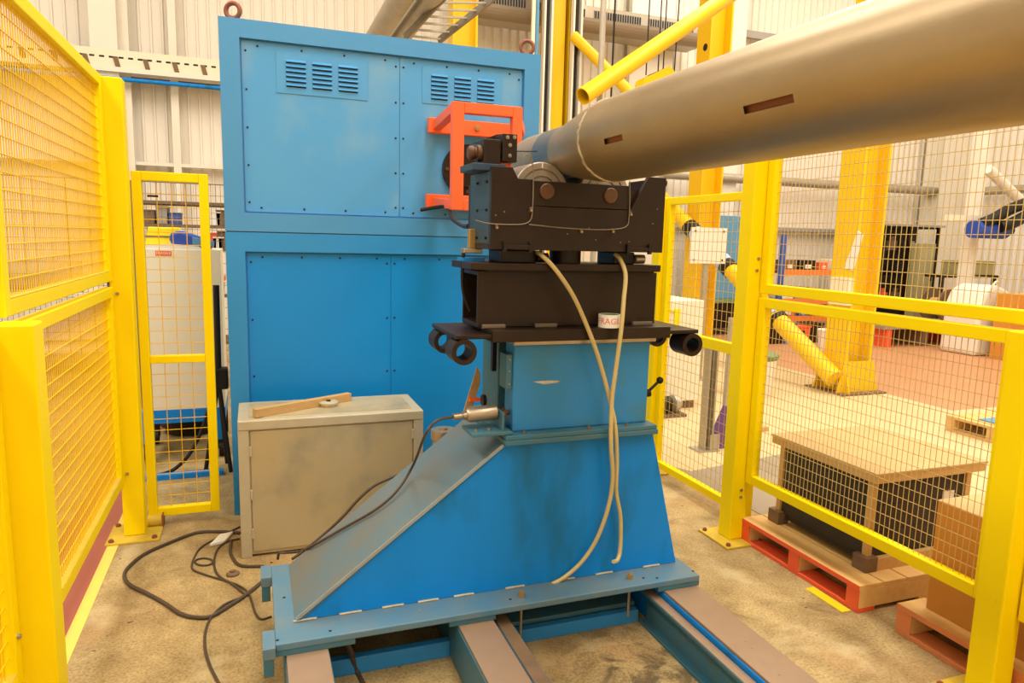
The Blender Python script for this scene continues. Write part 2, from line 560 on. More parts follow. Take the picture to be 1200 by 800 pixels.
def wires(parent, axis, c, a0, a1, z0, z1, pa, pz, r, material):
    """one sheet of welded wires: uprights at spacing pa, cross wires at spacing pz"""
    mb = MB()

    def pt(a, z, o=0):
        return (c+o, a, z) if axis == 'y' else (a, c+o, z)
    n = max(1, round((a1-a0)/pa))
    for i in range(1, n):
        a = a0+(a1-a0)*i/n
        mb.cyl(pt(a, z0), pt(a, z1), r, 5, caps=False)
    n = max(1, round((z1-z0)/pz))
    for i in range(1, n):
        z = z0+(z1-z0)*i/n
        mb.cyl(pt(a0, z, r*1.6), pt(a1, z, r*1.6), r, 5, caps=False)
    return mb.build('wire_mesh', material, parent, kind='stuff')


def panel(name, label, axis, c, a0, a1, z0, z1, fw=0.05, mid=None, pa=0.025, pz=0.05, r=0.0016, group=None, wm=WIRE, cat='fence', dusty=False):
    """frame of square tube around a sheet of wires; c is the near face, depth T away from it along sign"""
    c0, c1 = c
    loc = (0.5*(c0+c1), 0.5*(a0+a1), z0) if axis == 'y' else (0.5*(a0+a1), 0.5*(c0+c1), z0)
    t = thing(name, label, cat, loc, group)

    def bx(a, b, za, zb):
        return MB().box(c0, c1, a, b, za, zb) if axis == 'y' else MB().box(a, b, c0, c1, za, zb)
    bx(a0, a0+fw, z0, z1).build('stile', YEL, t, bevel=0.004)
    bx(a1-fw, a1, z0, z1).build('stile', YEL, t, bevel=0.004)
    bx(a0+fw, a1-fw, z1-fw, z1).build('rail', YEL, t, bevel=0.004)
    lo = bx(a0+fw, a1-fw, z0, z0+fw).build('rail', YEL, t, bevel=0.004)
    if dusty:
        bx(a0+fw, a1-fw, z0+fw, z0+fw+0.0015).build('dust', YELD, lo, label='grey dust lying along the bottom rail')
    cm = 0.5*(c0+c1)
    if mid:
        bx(a0+fw, a1-fw, mid[0], mid[1]).build('rail', YEL, t, bevel=0.004)
        wires(t, axis, cm, a0+fw, a1-fw, z0+fw, mid[0], pa, pz, r, wm)
        wires(t, axis, cm, a0+fw, a1-fw, mid[1], z1-fw, pa, pz, r, wm)
    else:
        wires(t, axis, cm, a0+fw, a1-fw, z0+fw, z1-fw, pa, pz, r, wm)
    return t


def post(label, x0, y0, h, plate=True, w=0.1, px=0.06, group='yellow fence posts'):
    t = thing('fence_post', label, 'post', (x0+w/2, y0+w/2, 0), group)
    MB().box(x0, x0+w, y0, y0+w, 0.012 if plate else 0, h).build('post', YEL, t, bevel=0.006)
    if plate:
        MB().box(x0-0.075, x0+w+0.075, y0-0.085, y0+w+0.075, 0, 0.012).build('base_plate', YELD, t, bevel=0.002)
        b0 = None
        for dx in (-0.05, w+0.05):
            for dy in (-0.06, w+0.05):
                c = (x0+dx, y0+dy, 0.012)
                if b0 is None:
                    b0 = hexbolt(c, (0, 0, 1), 0.013, 0.012).build('anchor_bolt', RUST, t)
                else:
                    clone(b0, c, t)
    return t


gp = post('tall yellow steel post that the narrow mesh gate hangs from', -0.671, 3.956, 2.318)
l2 = post('short yellow post at the left edge of the picture, below the upper mesh panel', -0.671, 2.243, 1.335)
r1 = post('tall yellow post on a bolted foot beside the red-edged pallet', 2.385, 2.985, 2.318)
r2 = post('short yellow post at the right edge, in front of the cardboard box', 2.385, 1.532, 1.337)
post('yellow post behind the blue stand at the far end of the right-hand gate', 2.56, 4.125, 1.895, plate=True)
LX = (-0.655-T, -0.655)
panel('mesh_fence', 'lower yellow mesh panel left of the gate, above the red floor strip', 'y', LX, 2.343, 3.95, 0.30, 1.315,
      group='wire mesh fence panels', dusty=True, r=0.0021)
panel('mesh_fence', 'upper yellow mesh panel at the left, running up to the tall gate post', 'y', LX, 2.33, 3.95, 1.344, 2.318,
      group='wire mesh fence panels', dusty=True, r=0.0021)
panel('mesh_fence', 'nearest lower mesh panel, a sliver at the bottom left edge', 'y', LX, 0.9, 2.235, 0.30, 1.315,
      group='wire mesh fence panels', dusty=True, r=0.0021)
RX = (2.455, 2.455+T)
panel('mesh_fence', 'lower yellow mesh panel at the right, in front of the black crate', 'y', RX, 1.64, 2.978, 0.335, 1.33,
      group='wire mesh fence panels', wm=WIREG)
panel('mesh_fence', 'upper yellow mesh panel at the right under the large pipe', 'y', RX, 1.2, 2.978, 1.352, 2.318,
      group='wire mesh fence panels', wm=WIREG)
panel('mesh_fence', 'nearest lower mesh panel at the right edge, only its corner showing', 'y', RX, 0.5, 1.525, 0.335, 1.33,
      group='wire mesh fence panels', wm=WIREG)
# bolts that hold panels to posts
for t, pts in ((r1, ((2.44, 2.985, 1.53), (2.435, 2.985, 1.47), (2.44, 2.985, 0.29), (2.44, 2.985, 0.25))), (gp, ((-0.64, 3.956, 1.28), (-0.64, 3.956, 0.35)))):
    for q in pts:
        hexbolt(q, (0, -1, 0), 0.009, 0.006).build('bolt', STEEL, t)
hexbolt((-0.655, 2.21, 0.45), (1, 0, 0), 0.009, 0.006).build('bolt', STEEL, l2)
g = panel('mesh_gate', 'narrow yellow mesh gate left of the blue cabinet', 'x', (4.09, 4.135), -0.572, -0.212, 0.05, 1.893, fw=0.046, mid=(0.897, 0.938),
          pa=0.0625, pz=0.064, r=0.002, wm=WIRE, cat='gate', group='mesh gates')
MB().cyl((-0.50, 4.085, 1.77), (-0.45, 4.085, 1.77), 0.006, 8).build('latch_pin', BLACKR, g)
panel('mesh_gate', 'yellow mesh gate behind the stand, between it and the tall right-hand post', 'y', (2.59, 2.635), 3.12, 4.12, 0.055, 1.893, fw=0.048,
      mid=(0.965, 1.03), pa=0.045, pz=0.06, r=0.0017, wm=WIREG, cat='gate', group='mesh gates')

# ================================================================== blue cabinet
CY = 4.125
cab = thing('machine_cabinet', 'tall two-tier blue steel cabinet with louvred vents and lifting eyes', 'cabinet', (0.76, 4.6, 0))
RC = 0.03   # recess


def cab_frame(z0, z1, rx0, rx1, rz0, rz1):
    x0, x1 = -0.138, 1.662
    mb = MB()
    mb.box(x0, rx0, CY, CY+RC, z0, z1)
    mb.box(rx1, x1, CY, CY+RC, z0, z1)
    mb.box(rx0, rx1, CY, CY+RC, z0, rz0)
    mb.box(rx0, rx1, CY, CY+RC, rz1, z1)
    mb.box(x0, x1, CY+RC, CY+1.0, z0, z1)
    return mb


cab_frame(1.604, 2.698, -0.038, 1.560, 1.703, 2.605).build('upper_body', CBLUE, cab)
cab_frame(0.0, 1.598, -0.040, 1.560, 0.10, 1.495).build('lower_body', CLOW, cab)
MB().box(-0.13, 1.655, CY+0.004, CY+0.9, 1.597, 1.605).build('seam_gasket', DBLUE, cab)
PY = CY+RC-0.006


def rrect(x0, x1, z0, z1, r, n=5):
    p = []
    for cx, cz, a in ((x1-r, z1-r, 0), (x0+r, z1-r, 90), (x0+r, z0+r, 180), (x1-r, z0+r, 270)):
        for i in range(n+1):
            t = math.radians(a+90*i/n)
            p.append((cx+r*math.cos(t), cz+r*math.sin(t)))
    return p


pan = []
for x0, x1, z0, z1 in ((-0.030, 0.807, 1.711, 2.597), (0.811, 1.552, 1.711, 2.597), (-0.032, 0.757, 0.108, 1.487), (0.761, 1.552, 0.108, 1.487)):
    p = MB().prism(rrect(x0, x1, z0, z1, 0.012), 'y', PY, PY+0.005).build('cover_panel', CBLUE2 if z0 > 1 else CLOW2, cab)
    pan.append((p, x0, x1, z0, z1))
scr = None
for p, x0, x1, z0, z1 in pan:
    pts = [(x0+0.02, z) for z in [z0+0.05+(z1-z0-0.1)*i/4 for i in range(5)]]
    pts += [(x1-0.02, z) for z in [z0+0.05+(z1-z0-0.1)*i/4 for i in range(5)]]
    pts += [(x, z1-0.022) for x in [x0+0.08+(x1-x0-0.16)*i/3 for i in range(4)]]
    pts += [(x, z0+0.022) for x in [x0+0.08+(x1-x0-0.16)*i/3 for i in range(4)]]
    for x, z in pts:
        if scr is None:
            scr = MB().cyl((x, PY, z), (x, PY-0.003, z), 0.006, 6).build('screw', BLACKR, p, org=(x, PY, z))
        else:
            clone(scr, (x, PY, z), p)
# louvre plates: each vent column has six pressed slats
for k, (x0, x1, z0, z1) in enumerate(((0.143, 0.629, 2.347, 2.560), (0.940, 1.427, 2.362, 2.565))):
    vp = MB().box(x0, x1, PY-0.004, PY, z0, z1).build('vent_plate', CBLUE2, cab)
    cols = ((0.193, 0.296), (0.330, 0.433), (0.469, 0.574)) if k == 0 else ((0.992, 1.090), (1.130, 1.230), (1.270, 1.374))
    for a, b in cols:
        for j in range(6):
            zt = z1-0.035-0.0245*j
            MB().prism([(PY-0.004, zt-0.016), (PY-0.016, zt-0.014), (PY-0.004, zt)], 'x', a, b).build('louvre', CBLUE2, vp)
            MB().box(a, b, PY-0.0052, PY-0.004, zt-0.0215, zt-0.016).build('louvre_slot', DARK, vp)
# lifting eyes
for x, z in ((-0.066, 2.752), (1.600, 2.752)):
    e = MB().lathe((x, 4.20, z), (0.45, 1, 0), [(0.013*math.cos(q), 0.038+0.012*math.sin(q)) for q in [2*math.pi*i/10 for i in range(10)]], 24, closed=True)
    eo = e.build('lifting_eye', RUST, cab, smooth=True)
    MB().cyl((x, 4.20, 2.698), (x, 4.20, 2.712), 0.018, 12).build('eye_shank', RUST, eo)
# bearing plate behind the red frame
MB().lathe((1.21, CY+RC-0.01, 1.995), (0, -1, 0), [(0, 0.0), (0.0, 0.15), (0.03, 0.15), (0.03, 0.10), (0.05, 0.10), (0.05, 0)], 32).build('bearing_disc', BLACK, cab, smooth=True)
bc = None
for i in range(8):
    q = 2*math.pi*i/8
    c = (1.21+0.125*math.cos(q), CY+RC-0.04, 1.995+0.125*math.sin(q))
    if bc is None:
        bc = hexbolt(c, (0, -1, 0), 0.012).build('bolt', COPPER, cab, org=c)
    else:
        clone(bc, c, cab)

# red guard frame on the cabinet
gf = thing('guard_frame', 'red-orange square tube guard frame bolted to the blue cabinet', 'guard frame', (1.27, 3.95, 1.75))
FY0, FY1 = 3.60, 3.65
x0, x1, z0, z1 = at(531, 118, Y=FY0).x, at(613, 126, Y=FY0).x, at(533, 246, Y=FY0).z, at(533, 118, Y=FY0).z
MB().box(x0, x0+0.062, FY0, FY1, z0, z1).build('upright', RED, gf, bevel=0.004)
MB().box(x1-0.055, x1, FY0, FY1, z0, z1).build('upright', RED, gf, bevel=0.004)
MB().box(x0+0.062, x1-0.055, FY0, FY1, z1-0.055, z1).build('rail', RED, gf, bevel=0.004)
MB().box(x0+0.062, x1-0.055, FY0, FY1, z0, z0+0.055).build('rail', RED, gf, bevel=0.004)
MB().box(0.965, 1.54, 4.075, 4.125, 2.19, 2.275).build('back_plate', RED, gf, bevel=0.004)
MB().box(0.955, 1.54, 4.075, 4.125, 1.765, 1.845).build('back_plate', RED, gf, bevel=0.004)
for xa, xb in ((x0, 0.99), (x1-0.05, 1.50)):
    MB().bar((xa+0.025, FY1, z1-0.03), (xb+0.025, 4.075, 2.235), 0.05, 0.05).build('arm', RED, gf, bevel=0.003)
    MB().bar((xa+0.025, FY1, z0+0.03), (xb+0.025, 4.075, 1.80), 0.05, 0.05).build('arm', RED, gf, bevel=0.003)
hexbolt((1.25, 4.075, 2.235), (0, -1, 0), 0.018, 0.012).build('bolt', BRASS, gf)
hexbolt((1.13, 4.075, 1.80), (0, -1, 0), 0.018, 0.012).build('bolt', BRASS, gf)
MB().tube([at(493, 246, Y=3.9), at(510, 243, Y=3.85), at(524, 243, Y=3.75), at(530, 256, Y=3.5), at(541, 264, Y=3.2), at(549, 265, Y=2.7)], 0.010, 8).build(
    'cable', BLACKR, label='dark cable curving from under the red guard frame to the roller head', cat='cable', smooth=True)

# ================================================================== floor rails
fr = thing('floor_rail_frame', 'blue steel floor frame with worn brown rail tops under the stand', 'rail frame', (0.9, 1.9, 0))
RZ = 0.185
YB = 2.75
RL = [(0.066, 0.212), (0.672, 0.815), (1.547, 1.712)]
for xa, xb in RL:
    ra = MB()
    ra.box(xa, xb, 0.55, YB, 0, RZ-0.012)
    ro = ra.build('rail', TEAL if xa < 1 else SBLUE, fr, bevel=0.003)
    MB().box(xa+0.004, xb-0.004, 0.55, YB, RZ-0.012, RZ).build('rail_top', RAILTOP, ro, bevel=0.002)
# channels beside the rails: web and top flange
for xw, s in ((1.545, -1), (0.845, 1)):
    ch = MB()
    xa, xb = (xw-0.012, xw)
    ch.box(xa, xb, 0.55, 2.42, 0, 0.15)
    if s < 0:
        ch.box(xw-0.045, xw, 0.55, 2.42, 0.138, 0.15)
        ch.box(xw-0.045, xw, 0.55, 2.42, 0.0, 0.012)
    else:
        ch.box(xw, xw+0.045, 0.55, 2.42, 0.138, 0.15)
        ch.box(xw, xw+0.045, 0.55, 2.42, 0.0, 0.012)
    co = ch.build('channel', TEAL, fr)
    xa, xb = (xw-0.045, xw) if s < 0 else (xw-0.012, xw+0.045)
    MB().box(xa+0.003, xb-0.003, 0.55, 2.42, 0.15, 0.153).build('flange_top', RAILTOP if s < 0 else BROWN, co)
MB().box(0.89, 1.50, 2.425, 2.46, 0, 0.055).build('cross_member', SBLUE2, fr, bevel=0.003)
MB().box(0.89, 1.50, 2.461, 2.55, 0.055, 0.075).build('cross_member', TEAL, fr, bevel=0.003)
MB().box(0.212, 0.672, 2.425, 2.46, 0, 0.065).build('cross_member', SBLUE2, fr, bevel=0.003)
MB().box(0.06, 1.71, YB, YB+0.06, 0, RZ).build('cross_member', TEAL, fr)
for i in range(9):
    xq = 0.95+0.055*i
    MB().box(xq, xq+0.03, 2.56, 2.575, 0.03, 0.18).build('fin', BLACK, fr)

# ================================================================== blue support stand
st = thing('support_stand', 'blue steel roller stand with a flared foot and square column', 'stand', (0.9, 2.62, RZ))
BZ = 0.232
MB().box(0.036, 1.715, 2.315, 2.92, 0.206, BZ).build('base_plate', BASEB, st, bevel=0.004)
MB().box(0.036, 0.30, 2.318, 2.34, 0.186, 0.206).build('base_lip', TEAL, st)
MB().box(0.64, 0.82, 2.322, 2.60, 0.186, 0.206).build('pad', TEAL, st)
MB().box(1.52, 1.715, 2.318, 2.60, 0.186, 0.206).build('pad', TEAL, st)
for ya, yb in ((2.30, 2.42), (2.82, 2.935)):
    MB().box(-0.005, 0.036, ya, yb, 0.190, BZ-0.002).build('guide_tab', BASEB, st, bevel=0.002)
    MB().box(-0.003, 0.030, ya+0.004, yb-0.004, 0.125, 0.190).build('guide_block', TEAL, st, bevel=0.002)
FYA, FYB = 2.447, 2.90
foot = MB().prism([(0.115, BZ), (1.685, BZ), (1.533, 0.826), (0.883, 0.826)], 'y', FYA, FYB)
fo = foot.build('foot', SBLUE, st, bevel=0.003)
dx, dz = 0.883-0.115, 0.826-BZ
ln = math.hypot(dx, dz)
nx, nz = -dz/ln*0.012, dx/ln*0.012
MB().prism([(0.104, BZ), (0.122, BZ), (0.883, 0.8245), (0.883+nx*1.0, 0.8245)], 'y', FYA-0.006, FYB+0.006).build('slope_plate', SLOPE, st, bevel=0.003)
MB().bar((0.110, FYA-0.008, BZ+0.012), (0.876, FYA-0.008, 0.822), 0.004, 0.012, up=(-0.6, 0, 0.8)).build('worn_edge', WORN, st, label='bare worn edge of the slope')
wb = None
for xq in (0.14, 0.30, 0.455, 0.59, 0.73, 0.94, 1.16, 1.335, 1.56):
    c = (xq, FYA-0.003, BZ+0.001)
    if wb is None:
        wb = MB().tube([(xq-0.04, FYA-0.003, BZ+0.003), (xq+0.01, FYA-0.004, BZ+0.004), (xq+0.04, FYA-0.003, BZ+0.003)], 0.004, 6, 3).build('weld_bead', WELD, fo, org=c)
    else:
        clone(wb, c, fo)
for px_, py_ in ((611, 699), (738, 678)):
    q = at(px_, py_, Z=BZ)
    bo = hexbolt(q, (0, 0, 1), 0.013, 0.02).build('bolt', BRASS, st)
    MB().cyl((q.x, q.y, 0.07), (q.x, q.y, 0.205), 0.006, 8).build('stud', STEEL, bo)
for px_, py_ in ((387, 739), (325, 750), (598, 702), (754, 677), (770, 677), (812, 669), (318, 659), (333, 700)):
    q = at(px_, py_, Z=BZ)
    MB().cyl(q, (q.x, q.y, BZ+0.0008), 0.006, 8).build('bolt_hole', DARK, st)
MB().box(0.872, 1.533, 2.405, 2.925, 0.8265, 0.846).build('flange', TEAL, st, bevel=0.003)
MB().box(0.876, 1.529, 2.41, 2.92, 0.846, 0.864).build('flange', TEAL, st, bevel=0.003)
for xq in (0.955, 1.23, 1.40):
    hexbolt((xq, 2.432, 0.864), (0, 0, 1), 0.009, 0.008).build('bolt', RIVET, st)
MB().box(0.918, 1.508, 2.462, 2.56, 0.864, 1.204).build('column', SBLUE2, st, bevel=0.006)
MB().box(0.935, 1.49, 2.69, 2.90, 0.864, 1.204).build('column_slide', TEAL, st, bevel=0.004)
MB().box(1.0, 1.45, 2.56, 2.69, 0.864, 1.20).build('slide_gap', DARK, st)
MB().box(0.893, 0.918, 2.475, 2.555, 1.03, 1.165).build('clamp_plate', TEAL, st, bevel=0.003)
for zq in (1.05, 1.10, 1.145):
    hexbolt((0.906, 2.48, zq), (0, -1, 0), 0.006, 0.004).build('bolt', STEEL, st)
lv = MB().cyl((1.508, 2.50, 0.975), (1.54, 2.50, 0.978), 0.016, 12).build('clamp_lever', BLACKR, st)
MB().cyl((1.532, 2.50, 0.982), (1.583, 2.50, 1.026), 0.006, 8).build('lever_rod', BLACKR, lv)
MB().lathe((1.587, 2.5, 1.014), (0, 0, 1), [(0.015-0.015*math.cos(math.pi*i/8), 0.015*math.sin(math.pi*i/8)) for i in range(9)], 12).build('lever_knob', BLACKR, lv, smooth=True)
q = at(640, 447, Y=2.4615)
MB().prism([(q.x-0.055, q.z+0.002), (q.x-0.01, q.z-0.010), (q.x+0.05, q.z-0.006), (q.x+0.062, q.z+0.001), (q.x+0.01, q.z+0.004)], 'y', 2.4612, 2.462).build('scratch', WELD, st, label='bare scraped patch')
# displacement sensor on a bracket at the column's left
MB().box(0.745, 0.905, 2.42, 2.56, 0.866, 0.879).build('sensor_bracket', TEAL, st, bevel=0.002)
MB().box(0.868, 0.878, 2.44, 2.54, 0.879, 0.95).build('sensor_bracket', TEAL, st, bevel=0.002)
se = thing('pressure_sensor', 'cylindrical bare metal sensor clamped at the left of the column', 'sensor', (0.80, 2.50, 0.88))
MB().lathe((0.745, 2.50, 0.932), (1, 0, 0.06), [(0, 0), (0, 0.022), (0.012, 0.029), (0.118, 0.029), (0.122, 0.0)], 24).build('body', STEEL, se, smooth=True)
MB().lathe((0.695, 2.50, 0.929), (1, 0, 0.06), [(0, 0), (0, 0.013), (0.03, 0.013), (0.03, 0.009), (0.036, 0.009), (0.036, 0.016), (0.05, 0.016)], 14).build('connector', STEEL, se, smooth=True)
MB().cyl((0.868, 2.50, 0.934), (0.915, 2.50, 0.934), 0.010, 10).build('plunger', COPPER, se)
MB().cyl((0.885, 2.50, 0.934), (0.90, 2.50, 0.934), 0.020, 6).build('nut', COPPER, se)
for dx in (0.02, 0.07):
    hexbolt((0.75+dx, 2.455, 0.879), (0, 0, 1), 0.008, 0.006).build('bolt', STEEL, se)
sp = thing('metal_strip', 'tapered tan strip with an orange tag leaning behind the sensor', 'strip', (0.80, 2.72, 0.80))
MB().prism([(at(541, 490, Y=2.72).x, at(541, 490, Y=2.72).z), (at(552, 470, Y=2.72).x+0.01, at(552, 475, Y=2.72).z), (at(563, 448, Y=2.72).x, at(563, 448, Y=2.72).z),
            (at(563, 436, Y=2.72).x, at(563, 436, Y=2.72).z), (at(559, 430, Y=2.72).x, at(559, 430, Y=2.72).z)], 'y', 2.72, 2.726).build('blade', WOOD, sp)
q = at(556, 468, Y=2.71)
MB().box(q.x-0.022, q.x+0.022, 2.70, 2.72, q.z-0.007, q.z+0.007).build('tag', RED, sp)
q = at(565, 468, Y=2.71)
MB().cyl((q.x-0.004, 2.70, q.z), (q.x+0.01, 2.70, q.z), 0.024, 14).build('washer', BLACK, sp)
q = at(520, 515, Y=3.0)
MB().lathe((q.x, 3.0, 0.0), (0, 0, 1), [(0, 0), (0, 0.05), (0.70, 0.05), (0.70, 0.058), (0.74, 0.058), (0.74, 0.02), (0.75, 0.02), (0.75, 0)], 20).build(
    'standpipe', STEEL, label='bare metal standpipe just showing behind the top of the stand foot', cat='pipe', smooth=True)

# ================================================================== black roller head
hd = thing('roller_cradle', 'black steel roller head that carries the end of the large pipe', 'roller head', (1.15, 2.55, 1.205))
MB().box(0.905, 1.515, 2.43, 2.88, 1.205, 1.222).build('shim_plate', STEEL, hd, bevel=0.002)
MB().box(0.81, 1.565, 2.405, 2.80, 1.222, 1.268).build('saddle_plate', BLACK, hd, bevel=0.004)
MB().box(0.676, 0.81, 2.41, 2.78, 1.236, 1.252).build('lug_arm', BLACK, hd, bevel=0.003)
MB().box(1.565, 1.70, 2.41, 2.78, 1.236, 1.252).build('lug_arm', BLACK, hd, bevel=0.003)
for xq in (0.706, 1.672):
    for yq in (2.405, 2.67):
        MB().lathe((xq, yq, 1.190), (0, 1, 0), [(0, 0.030), (0, 0.047), (0.10, 0.047), (0.10, 0.030)], 28, closed=True).build('lug_ring', BLACK, hd, smooth=True)
MB().box(0.893, 0.91, 2.64, 2.665, 1.07, 1.222).build('guide_bar', BLACK, hd)
# hollow beam, open at its ends
bm = MB()
bx0, bx1, by0, by1, bz0, bz1 = 0.775, 1.53, 2.478, 2.68, 1.272, 1.478
w = 0.014
bm.box(bx0, bx1, by0, by0+w, bz0, bz1).box(bx0, bx1, by1-w, by1, bz0, bz1)
bm.box(bx0, bx1, by0+w, by1-w, bz0, bz0+w).box(bx0, bx1, by0+w, by1-w, bz1-w, bz1)
bm.build('beam', BLACK, hd)
for xa, xb in ((0.79, 0.88), (1.0, 1.09), (1.42, 1.51)):
    MB().box(xa, xb, 2.455, 2.475, 1.268, 1.283).build('clamp_tab', RIVET, hd, bevel=0.003)
MB().prism([(0.80, 2.42), (1.512, 2.42), (1.512, 2.74), (0.745, 2.74), (0.745, 2.475)], 'z', 1.484, 1.511).build('top_plate', BLACK, hd, bevel=0.003)
MB().box(0.80, 1.50, 2.45, 2.70, 1.478, 1.484).build('packing', DARK, hd)
MB().box(0.86, 1.00, 2.47, 2.62, 1.511, 1.558).build('foot_block', BLACK, hd, bevel=0.004)
MB().box(1.33, 1.42, 2.47, 2.62, 1.511, 1.558).build('foot_block', BLACK, hd, bevel=0.004)
MB().cyl((1.15, 2.54, 1.511), (1.15, 2.54, 1.56), 0.062, 28).build('swivel', BLACK, hd, smooth=True)
MB().cyl((1.0, 2.47, 1.532), (1.045, 2.47, 1.532), 0.018, 14).build('adjuster', BLACK, hd, smooth=True)
MB().cyl((1.42, 2.47, 1.532), (1.46, 2.47, 1.532), 0.018, 14).build('adjuster', STEEL, hd, smooth=True)
HY = 2.40
HZ0, HZ1 = 1.560, 1.848
MB().prism([(0.794, HZ0), (1.502, HZ0), (1.502, 1.846), (1.424, 1.846), (1.356, 1.722), (1.344, 1.716), (0.952, 1.718), (0.952, 1.812), (0.894, 1.812), (0.872, 1.85), (0.794, 1.85)],
           'y', HY, HY+0.02).build('front_plate', BLACK, hd, bevel=0.002)
MB().box(0.9535, 1.340, HY+0.002, HY+0.022, 1.7195, 1.808).build('insert_plate', BLACK, hd, bevel=0.0015)
MB().box(0.90, 1.42, HY+0.023, HY+0.035, 1.60, 1.795).build('liner_plate', BLACK, hd)
MB().box(0.794, 1.502, 2.66, 2.68, HZ0, 1.80).build('back_plate', BLACK, hd)
MB().box(0.794, 1.502, HY+0.022, 2.66, HZ0, HZ0+0.02).build('floor_plate', BLACK, hd)
MB().box(0.794, 0.814, HY+0.021, 2.66, HZ0+0.02, 1.835).build('side_plate', DBLUE, hd, bevel=0.002)
MB().box(1.482, 1.502, HY+0.021, 2.66, HZ0+0.02, 1.845).build('side_plate', BLACK, hd, bevel=0.002)
MB().cyl((1.502, 2.45, 1.83), (1.53, 2.45, 1.83), 0.014, 12).build('stop_pin', BLACK, hd)
for yq in (2.45, 2.56):
    for zq in (1.80, 1.70, 1.60):
        hexbolt((0.794, yq, zq), (-1, 0, 0), 0.006, 0.003).build('side_bolt', BLACKR, hd)
# clamp block on the left corner
MB().box(0.735, 0.86, 2.44, 2.60, 1.838, 1.862).build('clamp_base', DBLUE, hd, bevel=0.002)
MB().box(0.785, 0.85, 2.47, 2.57, 1.862, 1.952).build('clamp_block', BLACK, hd, bevel=0.004)
cp = MB().box(0.858, 0.915, 2.475, 2.565, 1.876, 1.975).build('clamp_jaw', BLACK, hd, bevel=0.003)
MB().prism([(0.79, 1.952), (0.915, 1.952), (0.915, 1.99), (0.87, 1.985)], 'y', 2.58, 2.64).build('clamp_wedge', BLACK, hd)
for xq, zq in ((0.876, 1.962), (0.903, 1.964), (0.886, 1.935), (0.886, 1.898)):
    hexbolt((xq, 2.475, zq), (0, -1, 0), 0.0075, 0.003).build('cap_screw', STEEL, cp)
MB().lathe((0.738, 2.51, 1.903), (1, 0, 0), [(0, 0), (0, 0.020), (0.006, 0.026), (0.018, 0.026), (0.022, 0.021), (0.028, 0.021), (0.032, 0.030), (0.048, 0.030)], 24).build('knob', COPPER, hd, smooth=True)
MB().tube([(0.912, 2.47, 1.915), (0.95, 2.46, 1.916), (0.985, 2.455, 1.918)], 0.0022, 6).build('feeler_wire', BLACKR, hd)
MB().box(0.862, 0.90, 2.50, 2.53, 1.85, 1.873).build('orange_stop', RED, hd)
# pivot bolts
for xq, zq in ((1.006, 1.772), (1.264, 1.768)):
    MB().lathe((xq, HY+0.002, zq), (0, -1, 0), [(0, 0), (0, 0.029), (0.006, 0.029), (0.009, 0.026), (0.009, 0)], 28).build('pivot_cap', COPPER, hd, smooth=True)
for px_, py_ in ((581, 252), (591, 248), (690, 267), (698, 281), (665, 274), (765, 262), (770, 245), (737, 283), (727, 284)):
    q = at(px_, py_, Y=HY)
    MB().cyl((q.x, HY, q.z), (q.x, HY-0.002, q.z), 0.0032, 8).build('rivet', RIVET, hd)
for xa, xb in ((0.845, 0.945), (1.345, 1.44)):
    MB().box(xa, xb, HY-0.012, HY, 1.562, 1.578).build('bottom_clip', BLACK, hd, bevel=0.002)
    for xq in (xa, xb):
        MB().box(xq-0.006, xq+0.006, HY-0.014, HY, 1.553, 1.59).build('clip_ear', BLACKR, hd)
# rollers: axis along the pipe
for xq, zq in ((1.006, 1.772), (1.264, 1.770)):
    r = 0.109
    prof = [(0, 0.0), (0, 0.03), (0, 0.052), (0.006, 0.053), (0.006, 0.058), (0, 0.059), (0, 0.078), (0.006, 0.079), (0.006, 0.084), (0, 0.085),
            (0, r-0.004), (0.004, r), (0.18, r), (0.184, r-0.004), (0.184, 0)]
    ro = MB().lathe((xq, 2.452, zq), (0, 1, 0), prof, 48).build('roller', ROLL, hd, smooth=True)
    MB().box(xq-0.002, xq+0.002, 2.4505, 2.453, zq+0.088, zq+0.106).build('index_mark', PAPER, ro)
    MB().cyl((xq, 2.42, zq), (xq, 2.66, zq), 0.028, 16).build('axle', STEEL, hd, smooth=True)
# grease lines with clips
g1 = [at(x, y, Y=HY-0.006) for x, y in ((557, 258), (575, 262), (600, 263), (615, 262), (622, 257), (624, 245), (625, 215), (624, 192), (622, 183), (617, 181), (614, 185))]
MB().tube(g1, 0.0022, 6).build('grease_line', GREASE, hd, smooth=True)
g2 = [at(x, y, Y=HY-0.006) for x, y in ((620, 263), (660, 267), (700, 269), (725, 268), (735, 264), (737, 255), (738, 235), (738, 212))]
MB().tube(g2, 0.0022, 6).build('grease_line', GREASE, hd, smooth=True)
for px_, py_ in ((582, 264), (622, 244), (681, 269), (718, 269), (739, 249)):
    q = at(px_, py_, Y=HY-0.004)
    pc = MB().box(q.x-0.005, q.x+0.005, HY-0.008, HY, q.z-0.013, q.z+0.004).build('pipe_clip', RIVET, hd, bevel=0.002)
    MB().cyl((q.x, HY-0.010, q.z-0.008), (q.x, HY-0.014, q.z-0.008), 0.004, 8).build('clip_screw', BRASS, pc)
